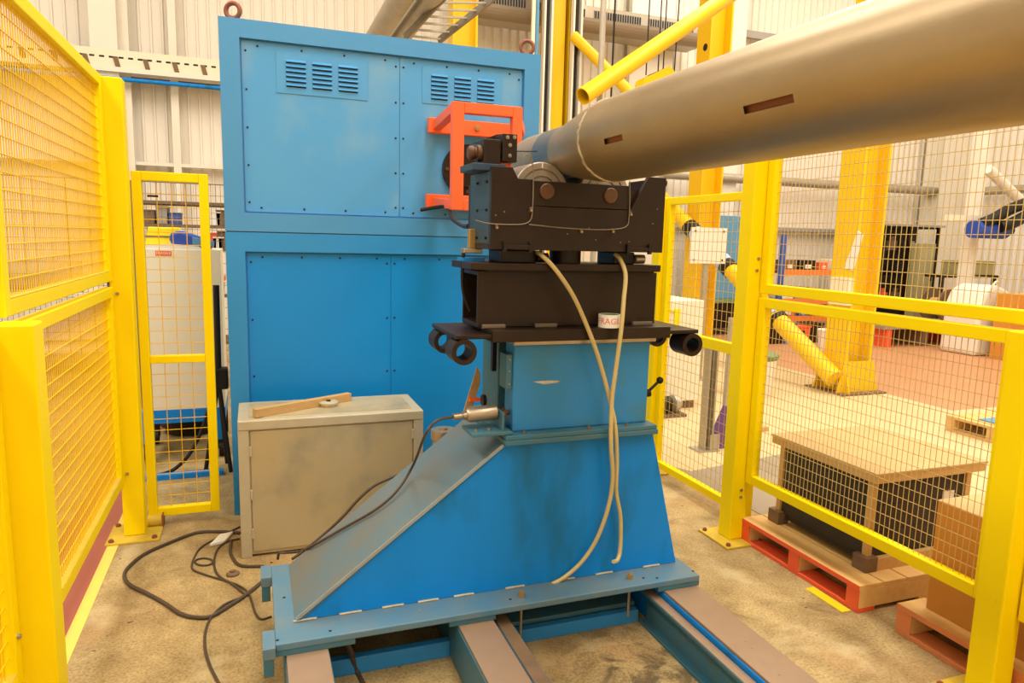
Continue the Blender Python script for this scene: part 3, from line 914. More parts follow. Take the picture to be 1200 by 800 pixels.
# brass connector left of the head
cn = thing('cable_connector', 'small square brass connector hanging at the left of the roller head', 'connector', (0.775, 2.60, 1.52))
q0, q1 = at(549, 268, Y=2.6), at(559, 291, Y=2.6)
MB().box(q0.x, q1.x, 2.585, 2.615, q1.z, q0.z).build('body', BRASS, cn, bevel=0.003)
MB().box(q0.x-0.024, q1.x+0.015, 2.575, 2.625, q1.z-0.018, q1.z).build('foot', STEEL, cn, bevel=0.003)
MB().tube([(q0.x-0.018, 2.60, q1.z-0.018), (q0.x-0.022, 2.60, q1.z-0.10), (q0.x-0.015, 2.60, q1.z-0.17), (q0.x+0.012, 2.60, q1.z-0.24)], 0.007, 8).build('lead', BLACKR, cn, smooth=True)
MB().box(0.745, 0.83, 2.575, 2.66, 1.511, 1.524).build('shelf_bracket', SBLUE, hd)
q = at(600, 302, Y=2.55)

# roll of tape on the saddle plate
tp = thing('tape_roll', 'roll of white tape printed in red on the black saddle plate', 'tape', (1.300, 2.432, 1.268))
MB().lathe((1.300, 2.432, 1.268), (0, 0, 1), [(0, 0.038), (0, 0.043), (0.05, 0.043), (0.05, 0.038)], 40, closed=True).build('tape', PAPER, tp, smooth=True)
MB().lathe((1.300, 2.432, 1.268), (0, 0, 1), [(0.0005, 0.0355), (0.0005, 0.038), (0.0495, 0.038), (0.0495, 0.0355)], 40, closed=True).build('core', GREEN, tp, smooth=True)
tx = text_mb('FRAGILE', 0.033)


def wrap(p):
    a = -math.pi/2 - 0.30 + p.x/0.0434
    return (1.300+0.0434*math.cos(a), 2.432+0.0434*math.sin(a), 1.293+p.z)


tx.xf(wrap).build('lettering', PINK, tp, label='red lettering')

# ================================================================== large pipe
PX, PZ, PR, PS = 1.140, 1.932, 0.1345, 0.0985
pp_ = thing('steel_pipe', 'large worn steel pipe lying across the rollers towards the camera', 'pipe', (PX, 1.2, PZ-PR))


def pipe_shell(y0, y1, slots, n=96):
    """outer skin from y0 to y1 with slots cut in the side; slot = (ya, yb, angle0, angle1) with thickness"""
    ys = sorted(set([y0, y1]+[v for s in slots for v in (s[0]-0.01, s[0], s[1], s[1]+0.01)]+[y0+(y1-y0)*i/14 for i in range(1, 14)]))
    mb = MB()

    def P(y, i, r):
        a = 2*math.pi*i/n
        return (PX-r*math.cos(a), y, PZ+r*math.sin(a))
    for j in range(len(ys)-1):
        for i in range(n):
            ym = 0.5*(ys[j]+ys[j+1])
            if any(s[0] < ym < s[1] and (i-s[2]) % n < s[3]-s[2] for s in slots):
                for yy in ([ys[j]] if not any(s[0] < ys[j]-0.0005 < s[1] for s in slots) else []):
                    mb.poly([P(yy, i, PR), P(yy, i+1, PR), P(yy, i+1, PR-0.012), P(yy, i, PR-0.012)], [(0, 1, 2, 3)])
                for s in slots:
                    if s[0] < ym < s[1]:
                        if i == s[2]:
                            mb.poly([P(ys[j], i, PR), P(ys[j+1], i, PR), P(ys[j+1], i, PR-0.012), P(ys[j], i, PR-0.012)], [(0, 1, 2, 3)])
                        if i == (s[3]-1) % n:
                            mb.poly([P(ys[j], i+1, PR), P(ys[j+1], i+1, PR), P(ys[j+1], i+1, PR-0.012), P(ys[j], i+1, PR-0.012)], [(0, 1, 2, 3)])
                continue
            mb.poly([P(ys[j], i, PR), P(ys[j], i+1, PR), P(ys[j+1], i+1, PR), P(ys[j+1], i, PR)], [(3, 2, 1, 0)])
    return mb


SL = []
for (pa, pb) in (((708, 167), (729, 163)), ((870, 132), (928, 119))):
    a, b = at(*pa, X=PX-PR+0.004), at(*pb, X=PX-PR+0.004)
    zc = 0.5*(a.z+b.z)-PZ
    ia = math.asin(max(-1, min(1, zc/PR)))/(2*math.pi)*96
    i0 = int(round(ia-0.5)) % 96
    i0 = i0 if i0 < 90 else i0-96
    SL.append((b.y, a.y, i0 % 96, i0 % 96+2))
Y_END, Y_WELD = -0.6, 2.15
pipe_shell(Y_END, Y_WELD, SL).weld().build('barrel', PIPE, pp_, smooth=True)
MB().lathe((PX, Y_END, PZ), (0, 1, 0), [(0, PR-0.001), (0, PR-0.012), (Y_WELD-Y_END-0.02, PR-0.012), (Y_WELD-Y_END-0.02, 0.0)], 64).build('bore', SLOTM, pp_, smooth=True)
MB().lathe((PX, Y_WELD, PZ), (0, 1, 0), [(0, PR), (0.03, PR-0.0008), (0.10, PR-0.007), (0.24, PS+0.010), (0.31, PS+0.001), (0.345, PS), (0.346, PS)], 72).build('reducer', PIPE, pp_, smooth=True)
MB().lathe((PX, Y_WELD+0.346, PZ), (0, 1, 0), [(0, PS), (0.16, PS)], 72).build('heat_tinted_band', PIPEB, pp_, smooth=True)
MB().lathe((PX, Y_WELD+0.506, PZ), (0, 1, 0), [(0, PS), (0.002, PS-0.005), (0.008, PS-0.005), (0.010, PS), (0.20, PS), (0.25, PS-0.004), (0.28, PS-0.018), (0.295, PS-0.04), (0.30, 0)], 72).build('pipe_end', ROLL, pp_, smooth=True)
wl = MB()
random.seed(3)
for i in range(72):
    a0, a1 = 2*math.pi*i/72, 2*math.pi*(i+1.25)/72
    r = PR-0.0015
    yo = Y_WELD+random.uniform(-0.003, 0.003)
    wl.tube([(PX-r*math.cos(a0), yo, PZ+r*math.sin(a0)), (PX-r*math.cos(a1), yo, PZ+r*math.sin(a1))], random.uniform(0.0035, 0.006), 6, 1)
    if random.random() < 0.75:
        wl.tube([(PX-r*math.cos(a0), yo+0.007, PZ+r*math.sin(a0)), (PX-r*math.cos(a1), yo+0.006, PZ+r*math.sin(a1))], random.uniform(0.003, 0.0055), 6, 1)
wl.build('weld_seam', WELD, pp_, smooth=True)

# ================================================================== clear hoses
def hose(name, label, pts, r, material, cat='hose', group=None):
    return MB().tube(pts, r, 10, 6).build(name, material, label=label, cat=cat, group=group, smooth=True)


h1 = [(630, 296, 2.46), (636, 300, 2.42), (652, 317, 2.395), (672, 347, 2.385), (689, 385, 2.385), (700, 415, 2.385), (709, 446, 2.39), (715, 470, 2.395), (721, 500, 2.385), (723, 540, 2.39), (722, 575, 2.40), (727, 605, 2.405), (727, 640, 2.41), (724, 655, 2.40), (719, 658, 2.38)]
hose('clear_hose', 'clear hose from the left of the head, hooked at its lower end', [at(x, y, Y=d) for x, y, d in h1], 0.0085, HOSE, group='clear plastic hoses')
h2 = [(721, 298, 2.46), (727, 304, 2.43), (733, 322, 2.395), (731, 350, 2.375), (728, 385, 2.362), (722, 430, 2.37), (717, 470, 2.375), (716, 520, 2.37), (718, 560, 2.385), (712, 597, 2.395), (698, 634, 2.41), (680, 660, 2.425), (660, 677, 2.435), (647, 684, 2.438)]
hose('clear_hose', 'clear hose from the right of the head, bent left above the base plate', [at(x, y, Y=d) for x, y, d in h2], 0.0085, HOSE, group='clear plastic hoses')

# ================================================================== aluminium cabinet
ab = thing('metal_box_cabinet', 'dull aluminium box cabinet behind the stand with an offcut on top', 'cabinet', (0.36, 3.75, 0))
AX0, AX1, AY0, AY1, AZ = -0.092, 0.817, 3.531, 3.93, 0.70
MB().box(AX0+0.012, AX1-0.012, AY0+0.012, AY1-0.01, 0.012, AZ-0.012).build('body', ALU, ab)
for xa in (AX0, AX1-0.05):
    MB().box(xa, xa+0.05, AY0, AY0+0.02, 0, AZ-0.05).build('corner_trim', ALUT, ab, bevel=0.003)
MB().box(AX0, AX1, AY0-0.004, AY1, AZ-0.05, AZ).build('top_cover', ALUT, ab, bevel=0.006)
MB().box(AX0+0.05, AX1-0.05, AY0+0.05, AY1-0.05, AZ, AZ+0.003).build('top_sheet', ALU, ab)
MB().box(AX0+0.056, AX1-0.056, AY0+0.004, AY0+0.012, 0.03, AZ-0.056).build('door', ALU, ab, bevel=0.002)
for xa, za in ((AX0+0.05, 0.52), (AX0+0.05, 0.30), (AX0+0.05, 0.10), (AX1-0.058, 0.55)):
    MB().box(xa, xa+0.010, AY0-0.004, AY0+0.006, za, za+0.05).build('hinge', ALUT, ab, bevel=0.002)
q = at(385, 476, Z=AZ)
dc = thing('metal_disc', 'small round metal disc on top of the aluminium box', 'disc', (q.x, q.y, AZ+0.003))
MB().lathe((q.x, q.y, AZ+0.003), (0, 0, 1), [(0, 0), (0, 0.042), (0.014, 0.042), (0.014, 0.05), (0.022, 0.05), (0.026, 0.044), (0.026, 0)], 28).build('cap', ALUT, dc, smooth=True)
MB().cyl((q.x, q.y, AZ+0.029), (q.x, q.y, AZ+0.034), 0.012, 10).build('pin', BLACKR, dc)
a, b = at(297, 489, Z=AZ+0.003), at(412, 472, Z=AZ+0.003)
a = Vector((-0.015, 3.575, AZ+0.0245)); b = Vector((0.475, 3.83, AZ+0.0245))
MB().bar(a, b, 0.035, 0.043).build('wood_offcut', WOOD, label='pale timber offcut lying across the top of the aluminium box', cat='timber', bevel=0.002)

# ================================================================== cables on the floor
def floor_cable(label, pts, r, z=None):
    P = [at(x, y, Z=r if z is None else z) for x, y in pts]
    return MB().tube(P, r, 8, 6).build('cable', CABLE, label=label, cat='cable', group='black cables on the floor', smooth=True)


floor_cable('thickest black cable making the widest loop on the concrete floor', [(282, 624), (255, 622.5), (230, 624), (200, 635), (172, 647.5), (155, 660), (146, 672), (151, 684), (172, 695), (192, 706), (212, 719), (230, 723), (247, 722), (265, 712), (285, 699), (309, 680)], 0.0085)
floor_cable('thin black cable that runs to the front left of the stand base', [(281, 617), (255, 630), (237, 640), (229, 650), (225, 665), (237, 672), (260, 679), (280, 686), (292, 696), (299, 717), (306, 725), (318, 722)], 0.0048)
floor_cable('short thin cable crossing inside the floor loop beside the aluminium box', [(281, 631), (265, 635), (254, 645), (251, 662), (257, 675), (272, 684), (287, 696)], 0.0052)
floor_cable('thin black cable leaving the picture at the bottom edge', [(286, 699), (265, 707), (250, 720), (242, 735), (240, 755), (245, 777), (258, 803), (285, 850)], 0.0055)
floor_cable('black cable bending from the aluminium box to the base plate end', [(271, 634), (270, 647), (277, 659), (287, 663), (309, 663)], 0.0075)
floor_cable('small closed coil of thin cable on the floor', [(239+10.5*math.cos(t), 658+4.2*math.sin(t)) for t in [2*math.pi*i/12 for i in range(13)]], 0.0048)
q = [at(x, y, Z=0.004) for x, y in ((246, 640), (263, 636), (273, 625), (258, 628))]
MB().poly([tuple(p) for p in q]+[(p.x, p.y, p.z+0.012) for p in q], [(3, 2, 1, 0), (4, 5, 6, 7), (0, 1, 5, 4), (1, 2, 6, 5), (2, 3, 7, 6), (3, 0, 4, 7)]).build(
    'paper_tag', PAPER, label='white paper tag lying under the cables', cat='tag')
# sensor lead over the slope of the foot
def on_slope(px, py, lift=0.009):
    # plane of the slope plate
    n = Vector((-dz, 0, dx)).normalized() if False else Vector((-(0.826-BZ), 0, 0.883-0.115)).normalized()
    p0 = Vector((0.104, 0, BZ))+n*lift
    o = Vector((0, 0, EYE))
    d = at(px, py, Y=1.0)-o
    return o+d*((p0-o).dot(n)/d.dot(n))


P = [Vector((0.70, 2.50, 0.929)), at(516, 491, Y=2.5), at(505, 499, Y=2.5), at(497, 512, Y=2.52)]
P += [on_slope(x, y, l) for x, y, l in ((484, 545, 0.05), (465, 575, 0.02), (440, 597, 0.012), (400, 620, 0.010), (365, 640, 0.010))]
P += [at(350, 646, Z=0.25), at(333, 647.5, Z=0.27), at(327, 648, Z=0.265), at(325.5, 655, Z=0.236)]
MB().tube(P, 0.0055, 8, 6).build('cable', CABLE, label='black sensor cable draped down the sloping face of the foot', cat='cable', smooth=True)
P = [at(472, 554, Y=2.93), at(455, 561, Y=2.94), at(437, 570, Y=2.95), at(420, 585, Y=2.95), at(400, 607, Y=2.95), at(375, 630, Y=2.95), at(352, 648, Y=2.94), at(342, 655, Y=2.94)]
MB().tube(P, 0.0065, 8, 6).build('cable', CABLE, label='black cable hanging in front of the aluminium box behind the foot', cat='cable', smooth=True)
P = [(0.30, 2.60, 0.10), (0.305, 2.42, 0.085), at(407, 752, Y=2.38), at(418, 785, Z=0.012), at(430, 812, Z=0.010), at(436, 840, Z=0.01)]
MB().tube(P, 0.009, 8, 6).build('cable', CABLE, label='thick black cable coming out from under the base plate between the rails', cat='cable', smooth=True)

# ================================================================== pallets, crate and box on the right
def pallet(name, label, x0, x1, y0, y1, h, paint, group='wooden pallets'):
    """boards run along x on three runners along y; the runner ends and near face are painted"""
    t = thing(name, label, 'pallet', ((x0+x1)/2, (y0+y1)/2, 0), group)
    bt = 0.02
    # lower and upper deck edge boards along y at the face towards the cell
    MB().box(x0, x0+0.10, y0, y1, 0, bt).build('bottom_board', paint, t, bevel=0.002)
    MB().box(x1-0.10, x1, y0, y1, 0, bt).build('bottom_board', PLANK2, t, bevel=0.002)
    MB().box((x0+x1)/2-0.05, (x0+x1)/2+0.05, y0, y1, 0, bt).build('bottom_board', PLANK2, t, bevel=0.002)
    for k, yc in enumerate((y0+0.035, (y0+y1)/2, y1-0.035)):
        sg_ = MB().box(x0+0.004, x1, yc-0.035, yc+0.035, bt, h-bt).build('stringer', PLANK2, t, bevel=0.002)
        MB().box(x0, x0+0.004, yc-0.035, yc+0.035, bt, h-bt).build('painted_end', paint, sg_)
    n = 6
    wd = (x1-x0-0.0)/n
    for i in range(n):
        MB().box(x0+wd*i+0.004*(i > 0), x0+wd*(i+1)-0.004, y0, y1, h-bt, h).build('deck_board', PLANK2, t, bevel=0.002)
    MB().box(x0-0.003, x0, y0, y1, h-bt-0.002, h).build('painted_edge', paint, t)
    return t


pallet('pallet', 'pallet with a bright red painted edge under the black crate', 2.465, 3.30, 2.19, 2.995, 0.128, PALRED)
pallet('pallet', 'orange-edged pallet under the cardboard box at the right', 2.505, 3.45, 1.00, 2.03, 0.128, PALOR)
MB().box(2.405, 2.455, 2.215, 2.44, 0.0005, 0.004).build('yellow_marker', CASEY, label='worn yellow floor marker beside the red pallet edge', cat='marker')

cr = thing('wooden_crate', 'black-sided wooden crate with a pale plywood lid on the red-edged pallet', 'crate', (2.98, 2.60, 0.128))
cx0, cx1, cy0, cy1, cz0, cz1 = 2.60, 3.24, 2.29, 2.915, 0.128, 0.605
MB().box(cx0+0.03, cx1-0.03, cy0+0.03, cy1-0.03, cz0+0.03, cz1-0.03).build('inner_body', CRATEB, cr)
nb = 3
for i in range(nb):
    za = cz0+0.06+(cz1-0.05-cz0-0.06)*i/nb
    zb = cz0+0.06+(cz1-0.05-cz0-0.06)*(i+1)/nb
    MB().box(cx0+0.018, cx0+0.03, cy0+0.045, cy1-0.045, za+0.001, zb-0.001).build('side_board', CRATEB, cr, bevel=0.002)
    MB().box(cx0+0.045, cx1-0.045, cy0+0.018, cy0+0.03, za+0.001, zb-0.001).build('side_board', CRATEB, cr, bevel=0.002)
for xa, ya in ((cx0+0.005, cy0+0.005), (cx0+0.005, cy1-0.045), (cx1-0.045, cy0+0.005), (cx1-0.045, cy1-0.045)):
    MB().box(xa, xa+0.03, ya, ya+0.03, cz0+0.07, cz1-0.045).build('corner_post', PLANK, cr, bevel=0.002)
    MB().box(xa-0.02, xa+0.05, ya-0.02, ya+0.06, cz0, cz0+0.07).build('foot', BROWN, cr, bevel=0.002)
MB().box(cx0+0.05, cx1-0.03, cy0-0.01, cy0+0.018, cz0, cz0+0.06).build('skid', PLANK, cr, bevel=0.002)
MB().box(cx0-0.012, cx1+0.03, cy0-0.025, cy0-0.005, cz1-0.05, cz1-0.012).build('lid_batten', PLANK, cr, bevel=0.002)
MB().box(cx0-0.014, cx0+0.006, cy0-0.005, cy1+0.03, cz1-0.05, cz1-0.012).build('lid_batten', PLANK, cr, bevel=0.002)
MB().box(cx0-0.02, cx1+0.04, cy0-0.03, cy1+0.03, cz1-0.012, cz1).build('lid', PLY, cr, bevel=0.002)
MB().box(3.06, 3.13, cy0+0.012, cy0+0.0175, 0.36, 0.46).build('paper_label', PAPER, cr)

cb = thing('cardboard_box', 'plain brown cardboard box on the orange-edged pallet', 'box', (2.95, 1.6, 0.128))
MB().box(2.585, 3.25, 1.15, 1.965, 0.128, 0.592).build('carton', CARD, cb, bevel=0.004)
MB().box(2.585, 3.25, 1.558, 1.965, 0.592, 0.596).build('flap', CARDT, cb)
MB().box(2.585, 3.25, 1.15, 1.554, 0.592, 0.596).build('flap', CARDT, cb)

p3 = pallet('pallet', 'far low wooden pallet carrying a blue sheet beyond the right mesh', 5.78, 6.5, 3.6, 4.40, 0.14, PLANK)
MB().box(5.90, 6.45, 3.65, 4.2, 0.14, 0.15).build('blue_sheet', PBLUE, label='pale blue sheet on the far wooden pallet', cat='sheet')

# ================================================================== hall behind: wall fittings
BY = 11.45
q0, q1, q2 = at(110, 60, Y=BY), at(138, 60, Y=BY-0.25), at(156, 150, Y=BY-0.1)
MB().box(q0.x, q1.x, BY-0.25, BY, 0, 7.9).box(q1.x, q2.x, BY-0.1, BY, 0, 7.9).build('trim_5', WHITE, kind='structure')
q0, q1 = at(735, 60, Y=BY), at(785, 60, Y=BY)
MB().box(q0.x, q1.x, BY-0.12, BY, 0, 7.9).build('trim_6', WHITE, kind='structure')
q0, q1 = at(845, 50, Y=BY), at(866, 50, Y=BY)
MB().box(q0.x, q1.x, BY-0.2, BY, 0, 7.9).build('trim_7', WHITE, kind='structure')
q0, q1 = at(1097, 300, Y=10.9), at(1132, 300, Y=10.9)
MB().box(q0.x, q1.x, 10.9, 11.0, 0, 7.9).box(q0.x+0.15, q1.x-0.15, 11.0, 11.3, 0, 7.9).box(q0.x, q1.x, 11.3, 11.4, 0, 7.9).build('trim_8', WHITE, kind='structure')
q = at(202, 40, Y=BY)
MB().box(q.x-0.05, q.x+0.05, BY-0.06, BY+0.1, 0, 7.9).build('trim_9', WHITE, kind='structure')
# horizontal wall rails and dark bands
for px_, ya, yb, x0_, x1_, mt in ((155, 189, 193, -4.2, 3.0, WHITE), (960, 268, 272, 7.2, 14.3, GREYB)):
    za, zb = at(px_, ya, Y=BY).z, at(px_, yb, Y=BY).z
    MB().box(x0_, x1_, BY-0.045, BY+0.1, zb, za).build('wall_rail', mt, label='pale horizontal rail low on the left wall sheeting' if px_ == 155 else 'grey horizontal rail on the wall behind the racking', cat='rail')
for n_, (pa, pb) in enumerate((((676, 8), (737, 22)), ((780, 25), (812, 34)), ((866, 34), (930, 52)))):
    a, b = at(*pa, Y=BY), at(*pb, Y=BY)
    MB().box(a.x, b.x, BY-0.03, BY+0.06, b.z, a.z).build('wall_band', GREYB, label=('grey strip high on the wall left of the white pier', 'short grey strip right of the white pier', 'grey strip high on the wall just above the pipe')[n_], cat='vent')

# perforated cable tray on the left wall
TY = 11.15
za, zb, zc = at(155, 60, Y=TY).z, at(155, 79, Y=TY).z, at(155, 84, Y=TY).z
tr = thing('cable_tray', 'pale perforated cable tray running along the back wall at the left', 'cable tray', (-1.5, TY, zc))
MB().box(-4.0, 2.5, TY, TY+0.012, zb, za).box(-4.0, 2.5, TY, TY+0.25, zb-0.012, zb).build('tray', CREAM, tr)
MB().box(-4.0, 2.5, TY-0.01, TY+0.25, zc-0.02, zb-0.012).build('edge', WHITE, tr)
sl = br = None
for i in range(34):
    c = (-3.9+0.115*i, TY, za-0.10)
    if sl is None:
        sl = MB().box(c[0]-0.03, c[0]+0.03, TY-0.002, TY, c[2]-0.012, c[2]+0.012).build('slot', DARK, tr, org=c)
    else:
        clone(sl, c, tr)
for i in range(12):
    c = (-3.8+0.36*i, TY, zb)
    if br is None:
        br = MB().prism([(c[0]-0.03, zb-0.01), (c[0]+0.03, zb-0.01), (c[0]+0.0, zb+0.12), (c[0]-0.06, zb+0.12)], 'y', TY-0.012, TY).build('bracket', BROWN, tr, org=c)
    else:
        clone(br, c, tr)
za, zb = at(155, 84.5, Y=11.42).z, at(155, 92, Y=11.42).z
MB().box(-4.0, 2.4, 11.42, 11.56, zb, za).build('wall_beam', BROWN, label='brown timber beam under the cable tray on the left wall', cat='beam')
z = at(155, 94, Y=11.2).z
MB().cyl((-4.0, 11.2, z), (2.4, 11.2, z), 0.03, 10).build('water_pipe', SBLUE, label='thin blue pipe along the left wall under the brown beam', cat='pipe', smooth=True)

# air heater with grilles high on the back wall
a, b = at(548, 20, Y=11.0), at(816, 42, Y=11.0)
z0, z1 = at(815, 57, Y=11.0).z, at(815, 27, Y=11.0).z
hz = thing('air_heater', 'long grey air heater with dark grilles high on the back wall', 'heater', ((a.x+b.x)/2, 11.1, z0))
rr = (z1-z0)*0.5
MB().prism([(10.95, z0), (11.3, z0), (11.3, z1), (10.95, z1)], 'x', a.x, b.x).build('casing', GALV, hz)
MB().prism([(10.95+0.001-0.16*math.sin(t), z0+rr*0.9-rr*0.9*math.cos(t)) for t in [math.pi/2*i/6 for i in range(7)]]+[(10.951, z0+rr*0.9)], 'x', a.x, b.x).build('curved_tray', HEATC, hz)
MB().cyl((b.x, 11.1, z0+rr), (b.x+0.05, 11.1, z0+rr), rr*0.95, 20).build('end_cap', GALV, hz)
n = 4
for i in range(n):
    xa, xb = a.x+(b.x-a.x)*(i+0.06)/n, a.x+(b.x-a.x)*(i+0.9)/n
    gr = MB().box(xa, xb, 10.935, 10.95, z0+rr*0.95, z1-0.06).build('grille', GREYB, hz)
    fins = MB()
    k = int((xb-xa)/0.045)
    for j in range(k):
        xx = xa+(xb-xa)*(j+0.5)/k
        fins.box(xx-0.008, xx+0.008, 10.92, 10.935, z0+rr, z1-0.07)
    fins.build('fin', DARK, gr, kind='stuff')

# ducts running overhead along the hall behind the cabinet
for n_, (pa, pb, rad) in enumerate((((432, 37), (456, 39), None), ((460, 40), (482, 42), None))):
    a, b = at(*pa, Y=8.0), at(*pb, Y=8.0)
    c = (a+b)/2
    r = (b-a).length/2*0.98
    MB().cyl((c.x, 6.2, c.z), (c.x, 11.1, c.z), r, 24).build('air_duct', GALV, label=('left of the two grey ducts above the blue cabinet', 'right of the two grey ducts above the blue cabinet')[n_], cat='duct', smooth=True)
# cable ladder
ld = thing('cable_ladder', 'galvanised cable ladder slanting up beyond the top of the blue cabinet', 'cable ladder', at(494, 46, Y=7.2))
A0, A1, B0, B1 = at(474, 44, Y=7.2), at(529, -12, Y=6.4), at(514, 48, Y=7.2), at(590, -12, Y=6.4)
MB().bar(A0, A1, 0.02, 0.07).build('side_rail', LADR, ld)
MB().bar(B0, B1, 0.02, 0.07).build('side_rail', LADR, ld)
for i in range(7):
    t = (i+0.3)/7
    MB().bar(A0.lerp(A1, t), B0.lerp(B1, t), 0.018, 0.018).build('rung', GALV, ld)

# ================================================================== yellow gantry steelwork
def h_column(name, label, x0, x1, y0, y1, h, base=False):
    t = thing(name, label, 'column', ((x0+x1)/2, (y0+y1)/2, 0), 'yellow gantry columns')
    MB().box(x0, x0+0.03, y0, y1, 0.02, h).build('flange', GANT, t)
    MB().box(x1-0.03, x1, y0, y1, 0.02, h).build('flange', GANT, t)
    MB().box(x0+0.03, x1-0.03, (y0+y1)/2-0.015, (y0+y1)/2+0.015, 0.02, h).build('web', GANT, t)
    if base:
        MB().box(x0-0.14, x1+0.14, y0-0.12, y1+0.12, 0.0025, 0.022).build('base_plate', BROWN, t)
        for ya, yb in ((y0-0.02, y0-0.002), (y1+0.002, y1+0.02)):
            MB().prism([(x0-0.11, 0.022), (x1+0.11, 0.022), (x1+0.02, 0.36), (x0-0.02, 0.36)], 'y', ya, yb).build('gusset', GANT, t)
        for xa, xb in ((x0-0.02, x0-0.002),):
            MB().prism([(y0-0.10, 0.022), (y1+0.10, 0.022), (y1+0.0, 0.36), (y0, 0.36)], 'x', xa, xb).build('gusset', GANT, t)
    return t


ca = h_column('gantry_column', 'large yellow steel column with a flared foot beyond the right mesh', 6.06, 6.42, 5.86, 6.18, 7.9, True)
q = at(988, 325, X=6.04)
MB().box(5.99, 6.06, q.y-0.13, q.y+0.13, at(988, 357, X=6.04).z, q.z).build('junction_box', CREAM, ca)
MB().prism([(at(1001, 270, X=6.0).y, at(1001, 270, X=6.0).z), (at(1007, 275, X=6.0).y, at(1007, 275, X=6.0).z), (5.87, at(1012, 318, X=6.0).z), (6.0, at(1003, 315, X=6.0).z)], 'x', 6.05, 6.059).build('painted_glint', PAPER, ca)  # diagonal white reflection on the column, drawn as a thin white plate
cbm = h_column('gantry_column', 'yellow gantry column seen above and below the pipe left of the tall post', 6.06, 6.42, 8.75, 9.07, 7.9)
MB().cyl((6.055, 8.86, at(835, 52, X=6.06).z), (6.06, 8.86, at(835, 52, X=6.06).z), 0.05, 14).build('hole', DARK, cbm)
q0, q1 = at(641, 80, Y=10.5), at(667, 80, Y=10.5)
h_column('gantry_column', 'yellow column between two cable trays just right of the blue cabinet', q0.x, q1.x, 10.5, 10.8, 7.9)
MB().box(q0.x+0.002, q1.x-0.1, 10.48, 10.499, 0, 7.9).build('column_cover', GANT, label='flat yellow cover plate on the column right of the cabinet', cat='cover plate')
for n_, (xa, xb) in enumerate(((633.5, 644), (667, 678))):
    a, b = at(xa, 80, Y=10.4), at(xb, 80, Y=10.4)
    t = thing('riser_tray', ('perforated riser cable tray left of the yellow column', 'perforated riser cable tray right of the yellow column')[n_], 'cable tray', (a.x, 10.4, 0))
    MB().box(a.x, b.x, 10.40, 10.42, 0, 7.9).build('back', BROWN, t)
    MB().box(a.x, a.x+0.03, 10.30, 10.40, 0, 7.9).build('side', WHITE, t)
    MB().box(b.x-0.03, b.x, 10.30, 10.40, 0, 7.9).build('side', WHITE, t)
    MB().cyl((a.x+0.07, 10.36, 0), (a.x+0.07, 10.36, 7.9), 0.025, 8).build('cable', BLACKR, t)
q0, q1 = at(531, 30, Y=10.3), at(560, 30, Y=10.3)
h_column('gantry_column', 'yellow column showing above the cabinet beside the cable ladder', q0.x, q1.x, 10.3, 10.58, 7.9)
q = at(629, 40, Y=10.2)
MB().cyl((q.x, 10.2, 0), (q.x, 10.2, 7.9), 0.03, 8).build('riser_pipe', PBLUE, label='thin blue vertical pipe at the right corner of the cabinet', cat='pipe', smooth=True)
q = at(624.5, 40, Y=10.2)
MB().box(q.x-0.025, q.x+0.025, 10.18, 10.22, 0, 7.9).build('riser_conduit', CREAM, label='slim cream conduit beside the blue vertical pipe', cat='conduit')

# long brace from the column foot, wrapped at its joints
A, B = at(978, 444, X=5.93), at(772, 228, X=5.93)
bt = thing('brace_tube', 'long yellow brace tube rising left from the foot of the large column', 'brace', A)
MB().cyl(A, B, 0.105, 20).build('tube', GANT, bt, smooth=True)
for t0, t1, mt in ((0.262, 0.30, PALEBL), (0.24, 0.255, BLACKR), (0.50, 0.53, BLACKR), (0.532, 0.56, PALEBL), (0.70, 0.725, PALEBL), (0.727, 0.77, BLACKR)):
    MB().cyl(A.lerp(B, t0), A.lerp(B, t1), 0.118, 20).build('sleeve', mt, bt, smooth=True)
A, B = at(683, 113, Y=6.3), at(1010, -111, Y=7.7)
t = thing('brace_tube', 'thick yellow tube with an open lower end crossing above the pipe', 'brace', A)
d_ = (B-A).normalized()
L_ = (B-A).length
MB().lathe(A, d_, [(0, 0.072), (0, 0.082), (L_, 0.082), (L_, 0.072)], 28, closed=True).build('tube', GANT, t, smooth=True)
A, B = at(672, 42, Y=10.3), at(806, 176, X=6.0)
MB().cyl(A, B, 0.08, 18).build('brace_tube', GANT, label='thinner yellow tube slanting down behind the open-ended tube', cat='brace', smooth=True)
q = at(705, 60, Y=6.5)
MB().cyl((q.x, 6.5, 0), (q.x, 6.5, 7.9), 0.03, 12).build('hanger_pole', GALV, label='thin galvanised vertical pole in front of the yellow tubes', cat='pole', smooth=True)
for n_, (px_, y_, z_) in enumerate(((716, 8.6, 115), (757, 8.0, 88), (771, 8.0, 86), (777, 8.0, 84), (790, 8.0, 86))):
    q = at(px_, z_, Y=y_)
    MB().cyl((q.x, y_, q.z), (q.x+(0.08 if px_ == 790 else 0), y_, 7.9), 0.009 if n_ else 0.014, 6).build('hoist_rope', DARK, label=(
        'thick black rope hanging left of the crane hook block', 'leftmost rope of the yellow hook block', 'second rope of the yellow hook block', 'third rope of the yellow hook block', 'slanting rope at the right of the yellow hook block')[n_], cat='rope', group='hoist ropes')
a, b = at(748, 103, Y=8.0), at(789, 88, Y=8.0)
hk = thing('hook_block', 'yellow crane hook block hanging on ropes just above the pipe', 'hook block', ((a.x+b.x)/2, 8.0, a.z))
MB().prism([(a.x, a.z), (a.x+0.02, a.z+0.10), (a.x+0.30, a.z+0.24), (b.x-0.12, b.z+0.08), (b.x, b.z-0.02), (b.x, b.z-0.12), (a.x+0.32, a.z+0.08)], 'y', 7.9, 7.92).build('cheek', GANT, hk)
